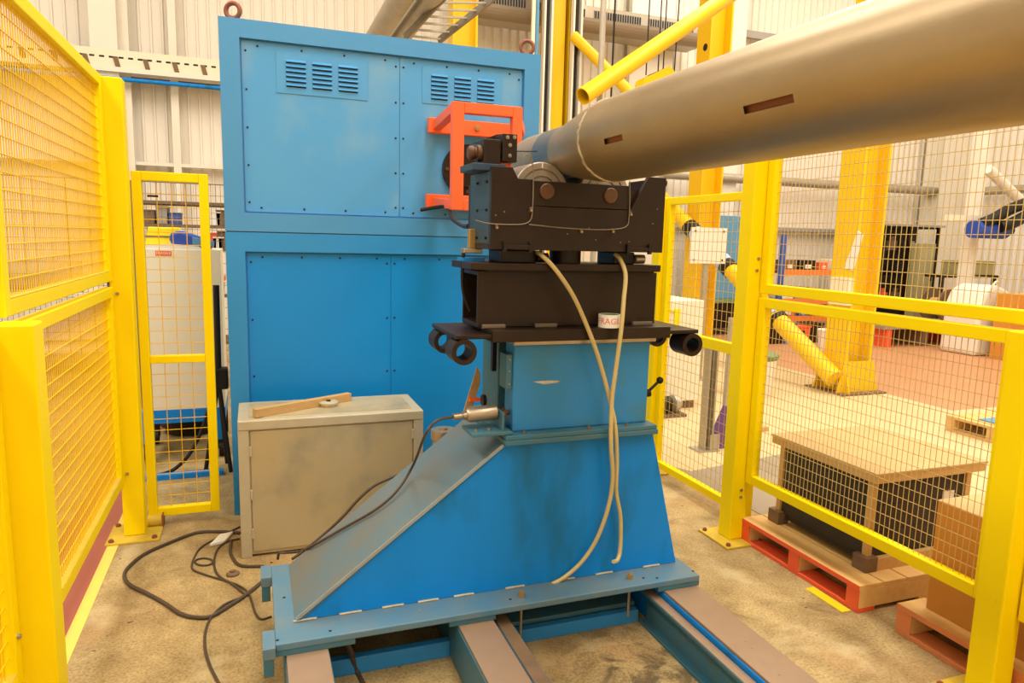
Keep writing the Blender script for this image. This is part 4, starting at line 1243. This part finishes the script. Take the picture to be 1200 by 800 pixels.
MB().prism([(a.x, a.z), (a.x+0.02, a.z+0.10), (a.x+0.30, a.z+0.24), (b.x-0.12, b.z+0.08), (b.x, b.z-0.02), (b.x, b.z-0.12), (a.x+0.32, a.z+0.08)], 'y', 8.08, 8.10).build('cheek', GANT, hk)
MB().cyl((a.x+0.22, 7.92, a.z+0.13), (a.x+0.22, 8.08, a.z+0.13), 0.07, 16).build('sheave', BLACKR, hk)
# horizontal pipe along the back wall at the right
z = at(1000, 218, Y=11.2).z
MB().cyl((6.9, 11.2, z), (14.2, 11.2, z), 0.085, 16).build('wall_pipe', GALV, label='grey horizontal pipe along the back wall behind the right mesh', cat='pipe', smooth=True)
MB().cyl((14.2, 11.2, z), (14.2, 4.0, z), 0.085, 16).build('wall_pipe', GALV, label='grey horizontal pipe along the right-hand wall', cat='pipe', smooth=True)

# ================================================================== behind the left gate
def wall_fence(label, x0, x1, y, h, pa, pz):
    t = thing('wire_fence', label, 'fence', ((x0+x1)/2, y, 0))
    n = 3
    for i in range(n+1):
        x = x0+(x1-x0)*i/n
        MB().box(x-0.02, x+0.02, y-0.02, y+0.02, 0, h).build('post', DWIRE, t)
    wires(t, 'x', y-0.025, x0, x1, 0.1, h, pa, pz, 0.0022, DWIRE)
    MB().cyl((x0, y-0.025, h), (x1, y-0.025, h), 0.005, 6).build('top_wire', DWIRE, t)
    return t


wall_fence('dark wire mesh fence standing behind the narrow gate', -3.2, 0.1, 7.0, at(200, 214, Y=7.0).z, 0.04, 0.10)
TB = 5.3
a, b = at(163, 291, Y=TB), at(254, 291, Y=TB)
zb, zc = at(170, 482, Y=TB).z, at(170, 497, Y=TB).z
tb = thing('board_trolley', 'trolley with a large cream board and blue frame behind the gate', 'trolley', ((a.x+b.x)/2, TB, 0))
MB().box(a.x-0.02, b.x+0.02, TB, TB+0.5, zb, a.z).build('board', CREAM, tb, bevel=0.004)
MB().box(a.x-0.04, b.x+0.02, TB-0.01, TB+0.52, zc, zb-0.001).build('frame', SBLUE, tb)
MB().box(a.x-0.04, a.x+0.02, TB-0.01, TB+0.05, zc-0.14, zc).build('leg', SBLUE, tb)
MB().box(b.x-0.04, b.x+0.02, TB-0.01, TB+0.05, zc-0.14, zc).build('leg', SBLUE, tb)
for xq in (a.x-0.01, b.x-0.01):
    for yq in (TB+0.02, TB+0.45):
        w_ = MB().cyl((xq-0.02, yq, 0.055), (xq+0.02, yq, 0.055), 0.055, 18).build('castor', BLACKR, tb, smooth=True)
        MB().box(xq-0.028, xq+0.028, yq-0.02, yq+0.02, 0.06, zc-0.001).build('fork', BLACK, w_)
q0, q1 = at(182, 293.5, Y=TB), at(201, 299.5, Y=TB)
sg = MB().box(q0.x, q1.x, TB-0.004, TB-0.0005, q1.z, q0.z).build('warning_label', PALRED, tb)
tx = text_mb('FRAGILE', (q0.z-q1.z)*0.82)
wid = max(p.x for p in tx.v)-min(p.x for p in tx.v)
tx.xf(lambda p: ((q0.x+q1.x)/2+p.x*(q1.x-q0.x)*0.9/wid, TB-0.0045, (q0.z+q1.z)/2+p.z)).build('lettering', PAPER, sg)
# things lying on the trolley
a2, b2, zt = at(169, 291, Y=TB+0.2), at(213, 291, Y=TB+0.2), a.z
ht = at(190, 266, Y=TB+0.2).z
ys = thing('plastic_case', 'bright yellow plastic case on top of the cream board trolley', 'case', ((a2.x+b2.x)/2, TB+0.3, zt))
MB().prism([(a2.x, zt+0.001), (b2.x, zt+0.001), (b2.x-0.02, ht), (a2.x+0.03, ht)], 'y', TB+0.2, TB+0.42).build('shell', CASEY, ys, bevel=0.008)
MB().box(a2.x+0.005, b2.x-0.005, TB+0.195, TB+0.425, zt+0.075, zt+0.085).build('seam', BROWN, ys)
q0, q1 = at(200, 290, Y=TB+0.05), at(233, 272, Y=TB+0.05)
bg = thing('cloth_bag', 'crumpled blue bag leaning on the yellow case', 'bag', ((q0.x+q1.x)/2, TB+0.1, zt))
MB().prism([(q0.x+0.02, zt+0.001), (q1.x+0.08, zt+0.001), (q1.x+0.10, zt+0.05), (q1.x, zt+0.09), (q0.x+0.06, q1.z+0.01), (q0.x, q1.z-0.01), (q0.x-0.005, zt+0.06)], 'y', TB+0.03, TB+0.17).build('body', BAGBLUE, bg, bevel=0.02)
MB().prism([(q1.x-0.04, zt+0.02), (q1.x+0.09, zt+0.02), (q1.x+0.09, zt+0.055), (q1.x-0.04, zt+0.085)], 'y', TB+0.01, TB+0.029).build('pocket', PBLUE, bg, bevel=0.004)
MB().prism([(a2.x-0.03, zt+0.0005), (q1.x+0.02, zt+0.0005), (q1.x+0.0, zt+0.02), ((a2.x+q1.x)/2, zt+0.035), (a2.x, zt+0.02)], 'y', TB+0.005, TB+0.025).build(
    'dust_sheet', PAPER, label='folded white sheet along the front edge of the trolley top', cat='sheet')
# shelving with goods behind the wire fence
SY = 7.6
s0, s1 = at(120, 240, Y=SY).x, at(285, 240, Y=SY).x
sh = thing('shelving_unit', 'dark steel shelving behind the wire fence left of the blue cabinet', 'shelving', ((s0+s1)/2, SY+0.25, 0))
ztop = at(200, 233, Y=SY).z
for xq in (s0, s1-0.04):
    for yq in (SY, SY+0.45):
        MB().box(xq, xq+0.04, yq, yq+0.04, 0, ztop).build('upright', BLACK, sh)
lev = [ztop-0.02]+[at(255, py_, Y=SY).z for py_ in (264, 291, 345, 400)]
for z in lev:
    MB().box(s0+0.041, s1-0.041, SY+0.002, SY+0.488, z-0.03, z).build('shelf', BROWN, sh)
random.seed(11)
gm = [(RORANGE, 'orange'), (PAPER, 'white'), (PALRED, 'red'), (BROWN, 'brown'), (RBLUE, 'blue'), (GREYB, 'grey')]
pos = [(248, 290), (256, 290), (262, 290), (252, 263), (260, 263), (250, 344), (258, 344), (264, 344), (256, 399), (205, 263), (190, 263), (175, 263)]
for k, (px_, py_) in enumerate(pos):
    q = at(px_, py_, Y=SY+0.05)
    zs = min(lev, key=lambda z: abs(z-q.z))
    mt, cn_ = gm[[2, 1, 3, 1, 3, 2, 0, 1, 4, 4, 5, 3][k]]
    hh = (0.14, 0.10, 0.16, 0.12)[k % 4]
    b_ = thing('storage_bin', '%s bin on the dark shelving, %s' % (cn_, ('first from the cabinet on the second shelf', 'leftmost in the gap on the middle shelf', 'nearest the cabinet on the middle shelf')[0] if k == 4 else ('below its top shelf' if py_ == 263 else 'on its middle shelf' if py_ == 290 else 'on a lower shelf')), 'bin', (q.x, SY+0.15, zs), 'bins on the dark shelving')
    MB().prism([(q.x-0.045, zs), (q.x+0.045, zs), (q.x+0.052, zs+hh), (q.x-0.052, zs+hh)], 'y', SY+0.05, SY+0.3).build('bin', mt, b_, bevel=0.004)
    MB().box(q.x-0.055, q.x+0.055, SY+0.045, SY+0.305, zs+hh, zs+hh+0.012).build('rim', mt, b_)
# tyre-like drum and a hose behind the gate
q = at(224, 508, Y=5.9)
tt = thing('cable_drum', 'black cable drum on the floor under the board trolley', 'drum', (q.x, 6.0, 0.0))
MB().lathe((q.x, 6.1, 0.06), (0, 0, 1), [(0, 0), (0, 0.24), (0.05, 0.24), (0.05, 0.15), (0.16, 0.15), (0.16, 0.24), (0.21, 0.24), (0.21, 0)], 28).build('drum', BLACKR, tt, smooth=True)
MB().cyl((q.x, 6.1, 0), (q.x, 6.1, 0.06), 0.2, 20).build('foot', BLACK, tt)
MB().tube([at(246, 474, Y=5.1), at(236, 505, Y=5.05), at(222, 532, Y=5.0), at(205, 549, Z=0.03), at(188, 556, Z=0.012), at(172, 558, Z=0.012)], 0.012, 8).build('hose', BLACKR, label='black hose drooping to the floor behind the narrow gate', cat='hose', smooth=True)
a, b = at(165, 563, Z=0.01), at(262, 553, Z=0.01)
MB().box(a.x, b.x, a.y, a.y+0.06, 0, 0.03).build('floor_edging', SBLUE, label='low blue edging strip on the floor behind the narrow gate', cat='edging')
tp2 = thing('tripod', 'black folded tripod standing between the gate and the blue cabinet', 'tripod', (-0.22, 5.0, 0))
q = at(256, 440, Y=5.0)
for dx_, dy_ in ((-0.10, -0.02), (0.06, -0.08), (0.03, 0.12)):
    MB().cyl((q.x+dx_, 5.0+dy_, 0), (q.x, 5.0, 0.62), 0.014, 8).build('leg', BLACKR, tp2)
MB().cyl((q.x, 5.0, 0.55), (q.x+0.005, 5.0, 1.25), 0.02, 10).build('column', BLACKR, tp2)
MB().box(q.x-0.05, q.x+0.06, 4.95, 5.05, 0.56, 0.70).build('clamp', BLACKR, tp2, bevel=0.01)

# ================================================================== beyond the left fence
wb_ = thing('work_bench', 'white topped bench seen through the left-hand mesh', 'bench', (-1.9, 9.0, 0))
MB().box(-2.9, -1.15, 8.7, 9.4, 0.84, 0.90).build('top', WHITE, wb_, bevel=0.004)
for xq in (-2.85, -1.25):
    for yq in (8.75, 9.3):
        MB().box(xq, xq+0.06, yq, yq+0.06, 0, 0.84).build('leg', CREAM, wb_)
MB().box(-2.79, -1.25, 8.76, 9.34, 0.25, 0.28).build('shelf', CREAM, wb_)
mc = thing('bench_machine', 'pale machine with a dark drum on the bench behind the left mesh', 'machine', (-2.0, 9.0, 0.90))
MB().box(-1.75, -1.3, 8.8, 9.2, 0.90, 1.35).build('housing', CREAM, mc, bevel=0.02)
MB().cyl((-2.55, 9.0, 1.08), (-1.75, 9.0, 1.08), 0.16, 20).build('drum', GREYB, mc, smooth=True)
MB().box(-2.65, -2.55, 8.82, 9.18, 0.90, 1.28).build('end_plate', GREYB, mc)

# ================================================================== beyond the right-hand gate
# cream low cabinet with a yellow stripe
a, b = at(765, 345, Y=5.7), at(826, 352, Y=5.7)
cc = thing('cream_cabinet', 'cream floor cabinet with a yellow edge behind the right-hand gate', 'cabinet', ((a.x+b.x)/2, 6.0, 0))
MB().box(a.x, b.x, 5.7, 6.3, 0.08, b.z).build('body', CREAM, cc, bevel=0.006)
MB().box(a.x+0.03, b.x-0.03, 5.73, 6.27, 0, 0.08).build('plinth', BROWN, cc)
q = at(794, 362, Y=5.69)
MB().box(q.x-0.03, q.x+0.03, 5.685, 5.699, q.z-0.26, q.z).build('stripe', YEL, cc)
MB().box(a.x+0.02, q.x-0.032, 5.690, 5.699, q.z-0.03, q.z-0.005).build('stripe', YEL, cc)
# white hanging panel on a bracket
a, b = at(811, 266, Y=6.9), at(850, 309, Y=6.9)
sgn = thing('notice_board', 'blank white panel on a post behind the right-hand gate', 'panel', ((a.x+b.x)/2, 6.9, 0))
MB().box(a.x, b.x, 6.9, 6.92, b.z, a.z).build('board', WHITE, sgn)
for xq in (a.x+0.05, b.x-0.05):
    for zq in (a.z-0.04, b.z+0.04):
        hexbolt((xq, 6.9, zq), (0, -1, 0), 0.012, 0.006).build('bolt', BLACKR, sgn)
MB().box((a.x+b.x)/2-0.03, (a.x+b.x)/2+0.03, 6.92, 6.97, 0.01, a.z-0.02).build('post', GALV, sgn)
MB().box((a.x+b.x)/2-0.12, (a.x+b.x)/2+0.12, 6.85, 7.05, 0, 0.012).build('foot', GALV, sgn)
# blue machine with a dark base
MY = 10.3
a, b = at(838, 252, Y=MY), at(874, 342, Y=MY)
zt_, zd_ = at(850, 350, Y=MY).z, at(850, 384, Y=MY).z
bmch = thing('blue_machine', 'tall blue machine housing with a green base behind the right-hand gate', 'machine', ((a.x+b.x)/2, MY+0.3, 0))
MB().box(a.x, b.x+0.3, MY, MY+0.6, zt_, a.z).build('housing', PBLUE, bmch, bevel=0.01)
MB().box(a.x-0.2, b.x+0.35, MY-0.05, MY+0.65, zt_-0.07, zt_).build('table', GREEN, bmch)
MB().box(a.x-0.1, b.x+0.3, MY, MY+0.6, max(0.05, zd_), zt_-0.07).build('base', BLACK, bmch)
for xq in (a.x-0.15, b.x+0.22):
    MB().box(xq, xq+0.07, MY-0.04, MY-0.001, 0.003, zt_-0.07).build('leg', GREEN, bmch)
# galvanised channel post with a foot plate
q = at(826, 527, Z=0)
gpst = thing('channel_post', 'slotted galvanised channel post bolted down behind the right-hand gate', 'post', q)
MB().box(q.x-0.035, q.x-0.025, q.y-0.04, q.y+0.04, 0.01, 0.86).box(q.x+0.028, q.x+0.038, q.y-0.04, q.y+0.04, 0.01, 0.86).box(q.x-0.025, q.x+0.028, q.y+0.03, q.y+0.04, 0.01, 0.86).build('channel', GALV, gpst)
MB().box(q.x-0.09, q.x+0.09, q.y-0.07, q.y+0.09, 0, 0.01).build('foot_plate', GALV, gpst)
MB().box(q.x+0.01, q.x+0.10, q.y-0.045, q.y-0.03, 0.01, 0.13).build('gusset', GALV, gpst)
q = at(852, 450, Y=5.2)
MB().box(q.x-0.02, q.x+0.02, 5.18, 5.22, 0, 0.95).build('grey_post', GALV, label='slim grey post right of the slotted channel post', cat='post')
# purple cone
q = at(846, 525, Z=0)
pc_ = thing('purple_wedge', 'purple plastic wedge standing on the floor by the channel post', 'wedge', q)
MB().prism([(q.x-0.07, 0), (q.x+0.22, 0), (q.x+0.20, 0.30), (q.x+0.07, 0.32)], 'y', q.y, q.y+0.12).build('body', PURPLE, pc_, bevel=0.006)
MB().box(q.x-0.09, q.x+0.24, q.y-0.015, q.y+0.135, 0, 0.02).build('base', PURPLE, pc_, bevel=0.004)
# white bin with a green bag
q = at(893, 468, Z=0)
wbn = thing('white_bin', 'white plastic bin with a green liner just right of the tall post', 'bin', q)
MB().lathe((q.x+0.05, q.y+0.25, 0), (0, 0, 1), [(0, 0), (0, 0.20), (0.42, 0.25), (0.42, 0.24), (0.02, 0.19)], 28).build('bucket', WHITE, wbn, smooth=True)
MB().lathe((q.x+0.05, q.y+0.25, 0.40), (0, 0, 1), [(0, 0.252), (0.05, 0.27), (0.07, 0.20), (0.10, 0.10), (0.09, 0)], 22).build('liner', GREEN, wbn, smooth=True)
q = at(890, 506, Z=0)
MB().box(q.x-0.04, q.x+0.10, q.y, q.y+0.06, 0, 0.04).build('timber_block', PLANK, label='small timber block on the floor right of the tall post', cat='timber', bevel=0.004)
mbk = thing('floor_machine', 'low dark pump on the floor left of the channel post', 'pump', at(785, 492, Z=0))
q = at(785, 490, Z=0)
MB().box(q.x-0.18, q.x+0.18, q.y, q.y+0.2, 0, 0.03).build('skid', BROWN, mbk)
MB().cyl((q.x-0.15, q.y+0.1, 0.11), (q.x+0.05, q.y+0.1, 0.11), 0.075, 16).build('motor', BLACK, mbk, smooth=True)
MB().lathe((q.x+0.06, q.y+0.1, 0.11), (1, 0, 0), [(0, 0.03), (0.02, 0.085), (0.06, 0.085), (0.08, 0.04), (0.11, 0.04), (0.11, 0)], 16).build('pump_head', GALV, mbk, smooth=True)

# racking and stores along the back wall at the right
RY = 10.0
a, b = at(898, 345, Y=RY), at(985, 345, Y=RY)
rk = thing('pallet_racking', 'pallet racking with a blue upright and orange beams by the back wall', 'racking', ((a.x+b.x)/2, RY+0.4, 0))
xu = at(917, 310, Y=RY).x
for yq in (RY, RY+0.75):
    MB().box(xu-0.05, xu+0.05, yq, yq+0.06, 0.003, at(917, 274, Y=RY).z).build('upright', RBLUE, rk)
    MB().box(xu+1.95, xu+2.05, yq, yq+0.06, 0.003, at(917, 274, Y=RY).z).build('upright', RBLUE, rk)
zr = [at(950, 318, Y=RY).z, at(950, 352, Y=RY).z, at(950, 372, Y=RY).z]
for z in zr:
    for yq in (RY+0.005, RY+0.75):
        MB().box(xu+0.051, xu+1.949, yq, yq+0.05, z-0.07, z+0.03).build('beam', RORANGE, rk)
    MB().box(xu+0.06, xu+1.94, RY+0.06, RY+0.74, z+0.0, z+0.025).build('deck', GALV, rk)
random.seed(5)
cols_ = [(BROWN, 'brown'), (CREAM, 'cream'), (RORANGE, 'orange'), (BLACK, 'black'), (GREYB, 'grey'), (RBLUE, 'blue'), (PALRED, 'red'), (CARD, 'cardboard')]
for li, z in enumerate(zr):
    x = xu+0.10
    k = 0
    while x < xu+1.65:
        wdt = random.uniform(0.16, 0.34)
        hgt = random.uniform(0.10, 0.22) if li else random.uniform(0.08, 0.20)
        mt, cn_ = cols_[(k*3+li) % 8]
        o = thing('stored_box', '%s box on the %s level of the orange racking' % (cn_, ('top', 'middle', 'bottom')[li]), 'box', (x+wdt/2, RY+0.3, z+0.025), 'boxes on the orange racking')
        MB().box(x, x+wdt, RY+0.08, RY+0.45, z+0.026, z+0.026+hgt).build('box', mt, o, bevel=0.008)
        MB().box(x+wdt*0.3, x+wdt*0.7, RY+0.074, RY+0.0795, z+0.05, z+0.05+hgt*0.4).build('label', PAPER, o)
        x += wdt+random.uniform(0.03, 0.12)
        k += 1
# dark shelf unit near the corner
DY = 10.2
a, b = at(1029, 264, Y=DY), at(1094, 345, Y=DY)
dk = thing('dark_rack', 'black open rack full of parts left of the white corner column', 'rack', ((a.x+b.x)/2, DY+0.3, 0))
MB().box(a.x, b.x, DY+0.5, DY+0.52, 0.003, a.z).build('back_sheet', BLACK, dk)
for xq in (a.x, (a.x+b.x)/2, b.x-0.05):
    MB().box(xq, xq+0.05, DY, DY+0.05, 0.003, a.z).build('upright', BLACK, dk)
for z in (a.z, a.z-0.45, a.z-0.95, a.z-1.45):
    if z > 0.1:
        MB().box(a.x, b.x, DY+0.051, DY+0.499, z-0.03, z).build('shelf', BLACK, dk)
MB().box(a.x-0.05, b.x, DY-0.1, DY+0.55, a.z, a.z+0.04).build('top', GALV, dk)
for k, (px_, py_, mt, cn_) in enumerate(((1040, 340, PALRED, 'red'), (1055, 340, BROWN, 'brown'), (1075, 338, GREYB, 'grey'), (1050, 290, BROWN, 'brown'), (1070, 295, GALV, 'steel'))):
    q = at(px_, py_, Y=DY+0.1)
    zz = min([z for z in (a.z-0.45, a.z-0.95, a.z-1.45)], key=lambda z: abs(z-q.z))
    o = thing('machine_part', '%s part lying in the black rack, %s' % (cn_, ('at its left', 'in its lower middle', 'low at its right', 'in its upper middle', 'high at its right')[k]), 'part', (q.x, DY+0.2, zz))
    MB().cyl((q.x, DY+0.22, zz), (q.x, DY+0.22, zz+0.18), 0.10, 14).build('body', mt, o, smooth=True)
    MB().cyl((q.x, DY+0.22, zz+0.18), (q.x, DY+0.22, zz+0.26), 0.05, 12).build('neck', mt, o, smooth=True)
q0, q1 = at(1078, 285, Y=DY-0.3), at(1092, 335, Y=DY-0.3)
el = thing('electrical_cabinet', 'tall olive electrical cabinet beside the black rack', 'cabinet', ((q0.x+q1.x)/2, DY-0.2, 0))
MB().box(q0.x, q1.x, DY-0.3, DY-0.12, 0.003, q0.z).build('body', mat('olive_grey', (0.36, 0.32, 0.15), 0.6), el, bevel=0.01)
MB().box(q0.x+0.05, q1.x-0.05, DY-0.31, DY-0.301, 0.5, q0.z-0.1).build('door', mat('olive_light', (0.44, 0.39, 0.2), 0.6), el)
MB().box(q1.x-0.09, q1.x-0.06, DY-0.325, DY-0.311, 1.0, 1.12).build('handle', BLACK, el)
# low stores on the red floor
q = at(1112, 372, Y=8.8)
wr = thing('cable_reel', 'round wooden reel end standing on the bench in front of the white column', 'reel', (q.x, 8.8, 0.3))
cz_ = at(1112, 358, Y=8.8).z
MB().cyl((q.x, 8.8, cz_), (q.x, 8.85, cz_), 0.28, 28).build('flange', BROWN, wr, smooth=True)
MB().cyl((q.x, 8.85, cz_), (q.x, 9.15, cz_), 0.12, 20).build('core', PLANK, wr, smooth=True)
MB().cyl((q.x, 9.15, cz_), (q.x, 9.2, cz_), 0.28, 28).build('flange', BROWN, wr, smooth=True)
a, b = at(1030, 376, Y=8.6), at(1200, 392, Y=8.0)
rc = thing('roller_conveyor', 'low grey bench with red supports across the far red floor', 'bench', ((a.x+b.x)/2, 8.7, 0))
ztp = cz_-0.285
MB().box(a.x, b.x+2.5, 8.5, 9.3, ztp-0.06, ztp).build('top', GALV, rc)
for i in range(7):
    xq = a.x+0.1+(b.x+2.3-a.x)*i/6
    MB().box(xq, xq+0.12, 8.52, 9.25, 0.003, ztp-0.06).build('support', PALRED if i % 2 == 0 else BROWN, rc)
for k, (px_, mt, cn_, r_) in enumerate(((1136, GREYB, 'grey', 0.15), (1160, GALV, 'steel', 0.14), (1190, BROWN, 'brown', 0.15))):
    q = at(px_, 372, Y=8.7)
    o = thing('metal_ring', '%s ring lying on the low grey bench beyond the upper mesh' % cn_, 'ring', (q.x, 8.8, ztp))
    MB().lathe((q.x, 8.8, ztp), (0, 0, 1), [(0, r_*0.6), (0, r_), (0.16, r_), (0.16, r_*0.6)], 24, closed=True).build('ring', mt, o, smooth=True)
    MB().lathe((q.x, 8.8, ztp+0.16), (0, 0, 1), [(0, r_*0.62), (0, r_*0.8), (0.03, r_*0.8), (0.03, r_*0.62)], 24, closed=True).build('collar', mt, o, smooth=True)
# white sack, post crane and extraction arm at the right edge
q = at(1160, 360, Y=7.6)
sk = thing('white_sack', 'white bulk sack standing right of the white corner column', 'sack', (q.x, 7.6, 0.003))
zt_ = at(1160, 333, Y=7.6).z
MB().prism([(q.x-0.36, 0.003), (q.x+0.42, 0.003), (q.x+0.46, zt_*0.6), (q.x+0.22, zt_-0.08), (q.x-0.02, zt_), (q.x-0.24, zt_-0.1), (q.x-0.34, zt_*0.7)], 'y', 7.5, 8.1).build('sack', WHITE, sk, bevel=0.05)
MB().tube([(q.x-0.2, 7.5, zt_-0.1), (q.x-0.1, 7.48, zt_+0.05), (q.x, 7.5, zt_-0.02)], 0.015, 6).build('strap', CREAM, sk)
q = at(1190, 372, Y=7.2)
ct = thing('carton_stack', 'brown carton right of the white sack at the picture edge', 'carton', (q.x+0.2, 7.2, 0.003))
MB().box(q.x-0.25, q.x+0.7, 7.1, 7.35, 0.003, at(1190, 345, Y=7.1).z).build('carton', CARD, ct, bevel=0.006)
MB().box(q.x-0.25, q.x+0.7, 7.20, 7.24, at(1190, 345, Y=7.1).z, at(1190, 345, Y=7.1).z+0.003).build('tape', CARDT, ct)
PYc = 8.3
q = at(1153, 200, Y=PYc)
jc = thing('jib_crane', 'white post with a slanting white brace and a blue hoist motor', 'crane', (q.x, PYc, 0.003))
MB().box(q.x-0.10, q.x+0.08, PYc, PYc+0.18, 0.003, 7.5).build('mast', WHITE, jc, bevel=0.01)
MB().cyl(at(1158, 198, Y=PYc-0.02), at(1204, 243, Y=PYc-0.02), 0.08, 14).build('brace', WHITE, jc, smooth=True)
a, b = at(1137, 264, Y=PYc-0.2), at(1172, 274, Y=PYc-0.2)
MB().box(a.x-0.35, b.x+0.6, PYc-0.12, PYc-0.02, a.z+0.06, a.z+0.16).build('arm', CREAM, jc)
MB().cyl((a.x, PYc-0.25, (a.z+b.z)/2), (b.x, PYc-0.25, (a.z+b.z)/2), 0.14, 18).build('motor', BAGBLUE, jc, smooth=True)
MB().cyl((b.x, PYc-0.25, (a.z+b.z)/2), (b.x+0.15, PYc-0.25, (a.z+b.z)/2), 0.08, 14).build('gearbox', BLACKR, jc, smooth=True)
MB().tube([at(1150, 262, Y=PYc-0.3), at(1165, 256, Y=PYc-0.35), at(1182, 246, Y=PYc-0.35), at(1202, 238, Y=PYc-0.35)], 0.09, 10).build(
    'extraction_hose', BLACKR, label='upper of two thick black hoses at the right edge above the blue motor', cat='hose', smooth=True)
MB().tube([at(1172, 266, Y=PYc-0.4), at(1185, 262, Y=PYc-0.45), at(1204, 252, Y=PYc-0.45)], 0.09, 10).build(
    'extraction_hose', BLACKR, label='lower of two thick black hoses at the right edge beside the blue motor', cat='hose', smooth=True)

q = at(181, 622, Z=0)
sb = thing('pipe_stub', 'short tan tube stub bolted beside the foot of the gate post', 'tube', q)
MB().cyl((q.x-0.05, q.y+0.06, 0.035), (q.x+0.035, q.y+0.06, 0.035), 0.032, 16).build('tube', YELD, sb, smooth=True)
MB().box(q.x+0.035, q.x+0.041, q.y+0.02, q.y+0.10, 0.0, 0.075).build('end_plate', RUST, sb)
q = at(273, 673, Z=0)
fl = thing('floor_plug', 'small round dark plug in the floor beside the aluminium box', 'plug', q)
MB().lathe((q.x, q.y, 0), (0, 0, 1), [(0, 0), (0, 0.03), (0.008, 0.03), (0.014, 0.024), (0.014, 0.012), (0.022, 0.012), (0.022, 0)], 18).build('plug', BROWN, fl, smooth=True)

# clutter on the red floor in front of the racking
CYF = 9.2
for k, (px_, w_, h_, mt, lb) in enumerate(((912, 0.30, 0.34, BLACK, 'black crate'), (926, 0.26, 0.30, RBLUE, 'blue crate'), (941, 0.34, 0.26, PALRED, 'red crate'), (957, 0.28, 0.30, BLACK, 'black tool case'))):
    q = at(px_, 384, Y=CYF)
    o = thing('floor_crate', lb + ' on the red floor in front of the orange racking', 'crate', (q.x, CYF+0.2, 0.003))
    MB().prism([(q.x-w_*0.42, 0.003), (q.x+w_*0.42, 0.003), (q.x+w_*0.5, h_), (q.x-w_*0.5, h_)], 'y', CYF, CYF+0.3).build('shell', mt, o, bevel=0.01)
    MB().box(q.x-w_*0.52, q.x+w_*0.52, CYF-0.01, CYF+0.31, h_, h_+0.03).build('rim', mt, o)
    MB().box(q.x-0.05, q.x+0.05, CYF-0.012, CYF-0.001, h_-0.09, h_-0.05).build('handle', DARK, o)
for k, px_ in enumerate((968, 981)):
    q = at(px_, 391, Y=CYF-0.7)
    o = thing('white_tub', ('left', 'right')[k] + ' of two white tubs beside the large yellow column', 'tub', (q.x, CYF-0.7, 0.003))
    MB().lathe((q.x, CYF-0.7, 0.003), (0, 0, 1), [(0, 0), (0, 0.10), (0.30, 0.125), (0.30, 0)], 20).build('tub', WHITE, o, smooth=True)
    MB().lathe((q.x, CYF-0.7, 0.303), (0, 0, 1), [(0, 0.132), (0.025, 0.132), (0.03, 0.12), (0.03, 0)], 20).build('lid', CREAM, o, smooth=True)
# olive case on a black stand beyond the white sack
q0, q1 = at(1146, 306, Y=8.9), at(1192, 324, Y=8.9)
o = thing('olive_case', 'olive case on a black stand right of the white corner column', 'case', ((q0.x+q1.x)/2, 9.0, 0.003))
MB().box(q0.x, q1.x, 9.32, 9.6, q1.z, q0.z).build('case', MATS['olive_grey'], o, bevel=0.01)
MB().box(q0.x, q1.x, 9.31, 9.61, q0.z-0.05, q0.z-0.04).build('seam', DARK, o)
MB().box(q0.x-0.3, q1.x+0.1, 9.31, 9.7, q1.z-0.05, q1.z-0.001).build('shelf', BLACK, o)
for xq in (q0.x-0.28, q1.x+0.02):
    MB().box(xq, xq+0.06, 9.33, 9.39, 0.003, q1.z-0.05).build('leg', BLACK, o)
